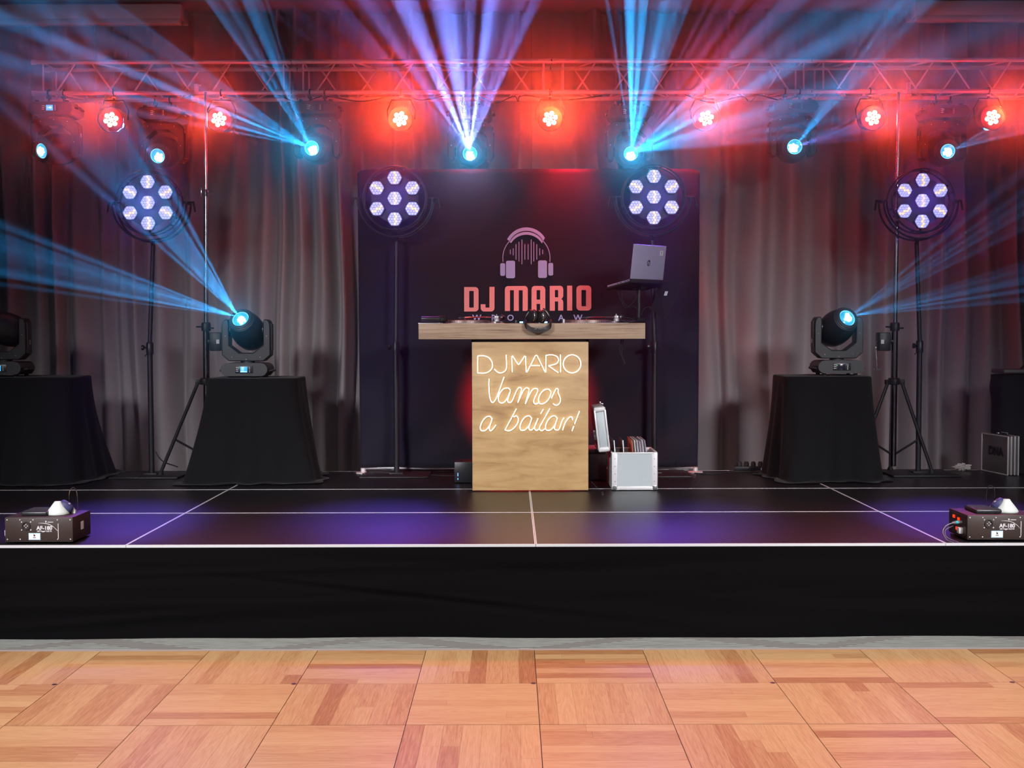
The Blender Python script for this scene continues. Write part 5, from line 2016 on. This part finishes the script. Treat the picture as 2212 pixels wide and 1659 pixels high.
# ------------------------------------------------------------------ beams: real spot lamps with a gobo, in the haze
def beam(src, dir_, spread, power, color, scale=9.0, dot=0.34, seed=0.0, soft=0.12, rad=0.004, base=0.0):
    """src point, direction, spread in degrees; a gobo of round openings splits the light into shafts"""
    d = bpy.data.lights.new('beam_lamp', 'SPOT')
    d.energy = power
    d.color = color
    d.shadow_soft_size = rad
    d.spot_size = R(spread)
    d.spot_blend = 0.25
    o = bpy.data.objects.new('beam_lamp', d)
    COL.objects.link(o)
    src = Vector(src)
    q = Vector(dir_).to_track_quat('-Z', 'Y')
    o.matrix_world = Matrix.Translation(src) @ q.to_matrix().to_4x4()
    d.use_nodes = True
    t = d.node_tree
    em = t.nodes['Emission']
    tc = t.nodes.new('ShaderNodeTexCoord')
    sep = t.nodes.new('ShaderNodeSeparateXYZ')
    t.links.new(tc.outputs['Normal'], sep.inputs[0])

    def mth(op, a, b):
        x = t.nodes.new('ShaderNodeMath')
        x.operation = op
        for i, s in enumerate((a, b)):
            if isinstance(s, (int, float)):
                x.inputs[i].default_value = s
            else:
                t.links.new(s, x.inputs[i])
        return x.outputs[0]
    cb = t.nodes.new('ShaderNodeCombineXYZ')
    k_ = scale / math.tan(R(spread / 2))
    t.links.new(mth('ADD', mth('MULTIPLY', mth('DIVIDE', sep.outputs[0], sep.outputs[2]), k_), 50 + seed * 7.3), cb.inputs[0])
    t.links.new(mth('ADD', mth('MULTIPLY', mth('DIVIDE', sep.outputs[1], sep.outputs[2]), k_), 50 + seed * 3.1), cb.inputs[1])
    vo = t.nodes.new('ShaderNodeTexVoronoi')
    vo.voronoi_dimensions = '2D'
    vo.inputs['Scale'].default_value = 1.0
    vo.inputs['Randomness'].default_value = 0.8
    t.links.new(cb.outputs[0], vo.inputs['Vector'])
    mr = t.nodes.new('ShaderNodeMapRange')
    mr.interpolation_type = 'SMOOTHSTEP'
    mr.inputs['From Min'].default_value = dot
    mr.inputs['From Max'].default_value = max(0.01, dot - soft)
    t.links.new(vo.outputs['Distance'], mr.inputs['Value'])
    sc2 = t.nodes.new('ShaderNodeSeparateColor')
    t.links.new(vo.outputs['Color'], sc2.inputs[0])
    s = mth('MULTIPLY', mr.outputs[0], mth('ADD', mth('MULTIPLY', sc2.outputs[0], 1.3), 0.15))
    t.links.new(mth('ADD', s, base), em.inputs['Strength'])
    return o


CY = (0.012, 0.34, 0.88)
VI = (0.14, 0.22, 0.88)
RED = (1.0, 0.052, 0.014)


def pdir(deg, fwd):
    """direction by its angle in the picture (0 right, 90 up) with a component towards the hall"""
    return Vector((math.cos(R(deg)), -fwd, math.sin(R(deg))))

# beams: head, angle in the picture, forward part, cone, strength, colour, gobo scale, dot size
BEAMS = [
    ('p', 122, 0.60, 24, 6.0, CY, 2.8, .40), ('p', 163, 0.70, 16, 7.0, CY, 2.6, .42),
    ('q', 36, 0.30, 18, 3.2, CY, 2.5, .36), ('q', 12, 0.30, 16, 4.4, CY, 2.3, .40),
    ('c', 113, 0.55, 22, 6.0, CY, 2.4, .40), ('c', 158, 0.4, 30, 6.5, CY, 3.0, .40),
    ('d', 98, 0.80, 70, 6.5, VI, 3.4, .30), ('d', 140, 0.5, 16, 3.0, VI, 2.2, .36),
    ('e', 88, 0.80, 30, 9.0, CY, 2.4, .42), ('e', 22, 0.75, 42, 5.0, CY, 3.8, .40),
    ('f', 58, 0.85, 18, 5.0, CY, 2.2, .36), ('f', 14, 0.35, 26, 3.4, VI, 2.6, .34),
    ('g', 22, 0.45, 26, 3.0, CY, 2.4, .34), ('b', 140, 0.6, 30, 0.9, VI, 2.6, .34), ('e', 50, 0.8, 26, 4.0, (0.4, 0.2, 0.7), 2.2, .34),
]
for i, (h, a, fw, spr, pw, colr, sc, dt) in enumerate(BEAMS):
    beam(LP[h] + pdir(a, fw).normalized() * 0.03, pdir(a, fw), spr, pw * 15500, colr, scale=sc, seed=i + 1, dot=dt - 0.05, soft=0.15)
# light of the lenses themselves, seen as a cyan bloom in the haze
for h, pw in (('c', 150), ('d', 170), ('e', 200), ('f', 25), ('g', 10), ('a', 6), ('b', 14), ('p', 45), ('q', 14)):
    q = LP[h]
    lamp('lens_light', 'SPOT', q, (q.x * 0.7, 0, 1.9), pw, (0.02, 0.5, 1.0), 0.02, R(56), 1.0)

for (px, py, _l), pw in zip(PARS, (0.75, 0.75, 1.7, 1.9, 1.3, 1.3, 1.1)):
    p = at(px, py, 8.32)
    lamp('red_wash', 'SPOT', p, (p.x * 0.7, 0, 2.5), 780 * pw, RED, 0.03, R(50), 1.0)
    lamp('red_wash', 'SPOT', p, (p.x * 0.85, 2.4, 0), 65 * pw, (1.0, 0.05, 0.04), 0.12, R(84), 1.0)
    lamp('red_fill', 'POINT', at(px, py, 8.27), p, 4 * pw, (1.0, 0.008, 0.02), 0.03)  # added bare point lamp, reddens banner, curtain and truss nearby
for px, py, ds in ((318, 437, 1), (852, 428, 1), (1413, 425, 1), (1994, 433, 1)):
    p = at(px, py, 8.02)
    lamp('violet_wash', 'SPOT', p, (p.x * 0.8, 0, 0.4), 36, (0.20, 0.13, 1.0), 0.14, R(84), 1.0)
    lamp('violet_wash', 'SPOT', p, (p.x * 0.9, 6.35, STAGE), 420, (0.14, 0.09, 1.0), 0.12, R(32), 1.0)

for px, pw in ((1010, 60), (1230, 170), (1480, 60)):  # added lamps with no fixture, put in to redden the banner top
    p = at(px, 262, 8.22)
    lamp('red_banner_fill', 'SPOT', p, (p.x, 8.36, p.z - 1.0), pw, (1.0, 0.01, 0.03), 0.03, R(75), 1.0)

for px, py in ((318, 437), (852, 428), (1413, 425), (1994, 433)):
    p = at(px, py, 8.04)
    lamp('violet_glow', 'SPOT', p, EYE, 45, (0.13, 0.08, 1.0), 0.1, R(34), 1.0)
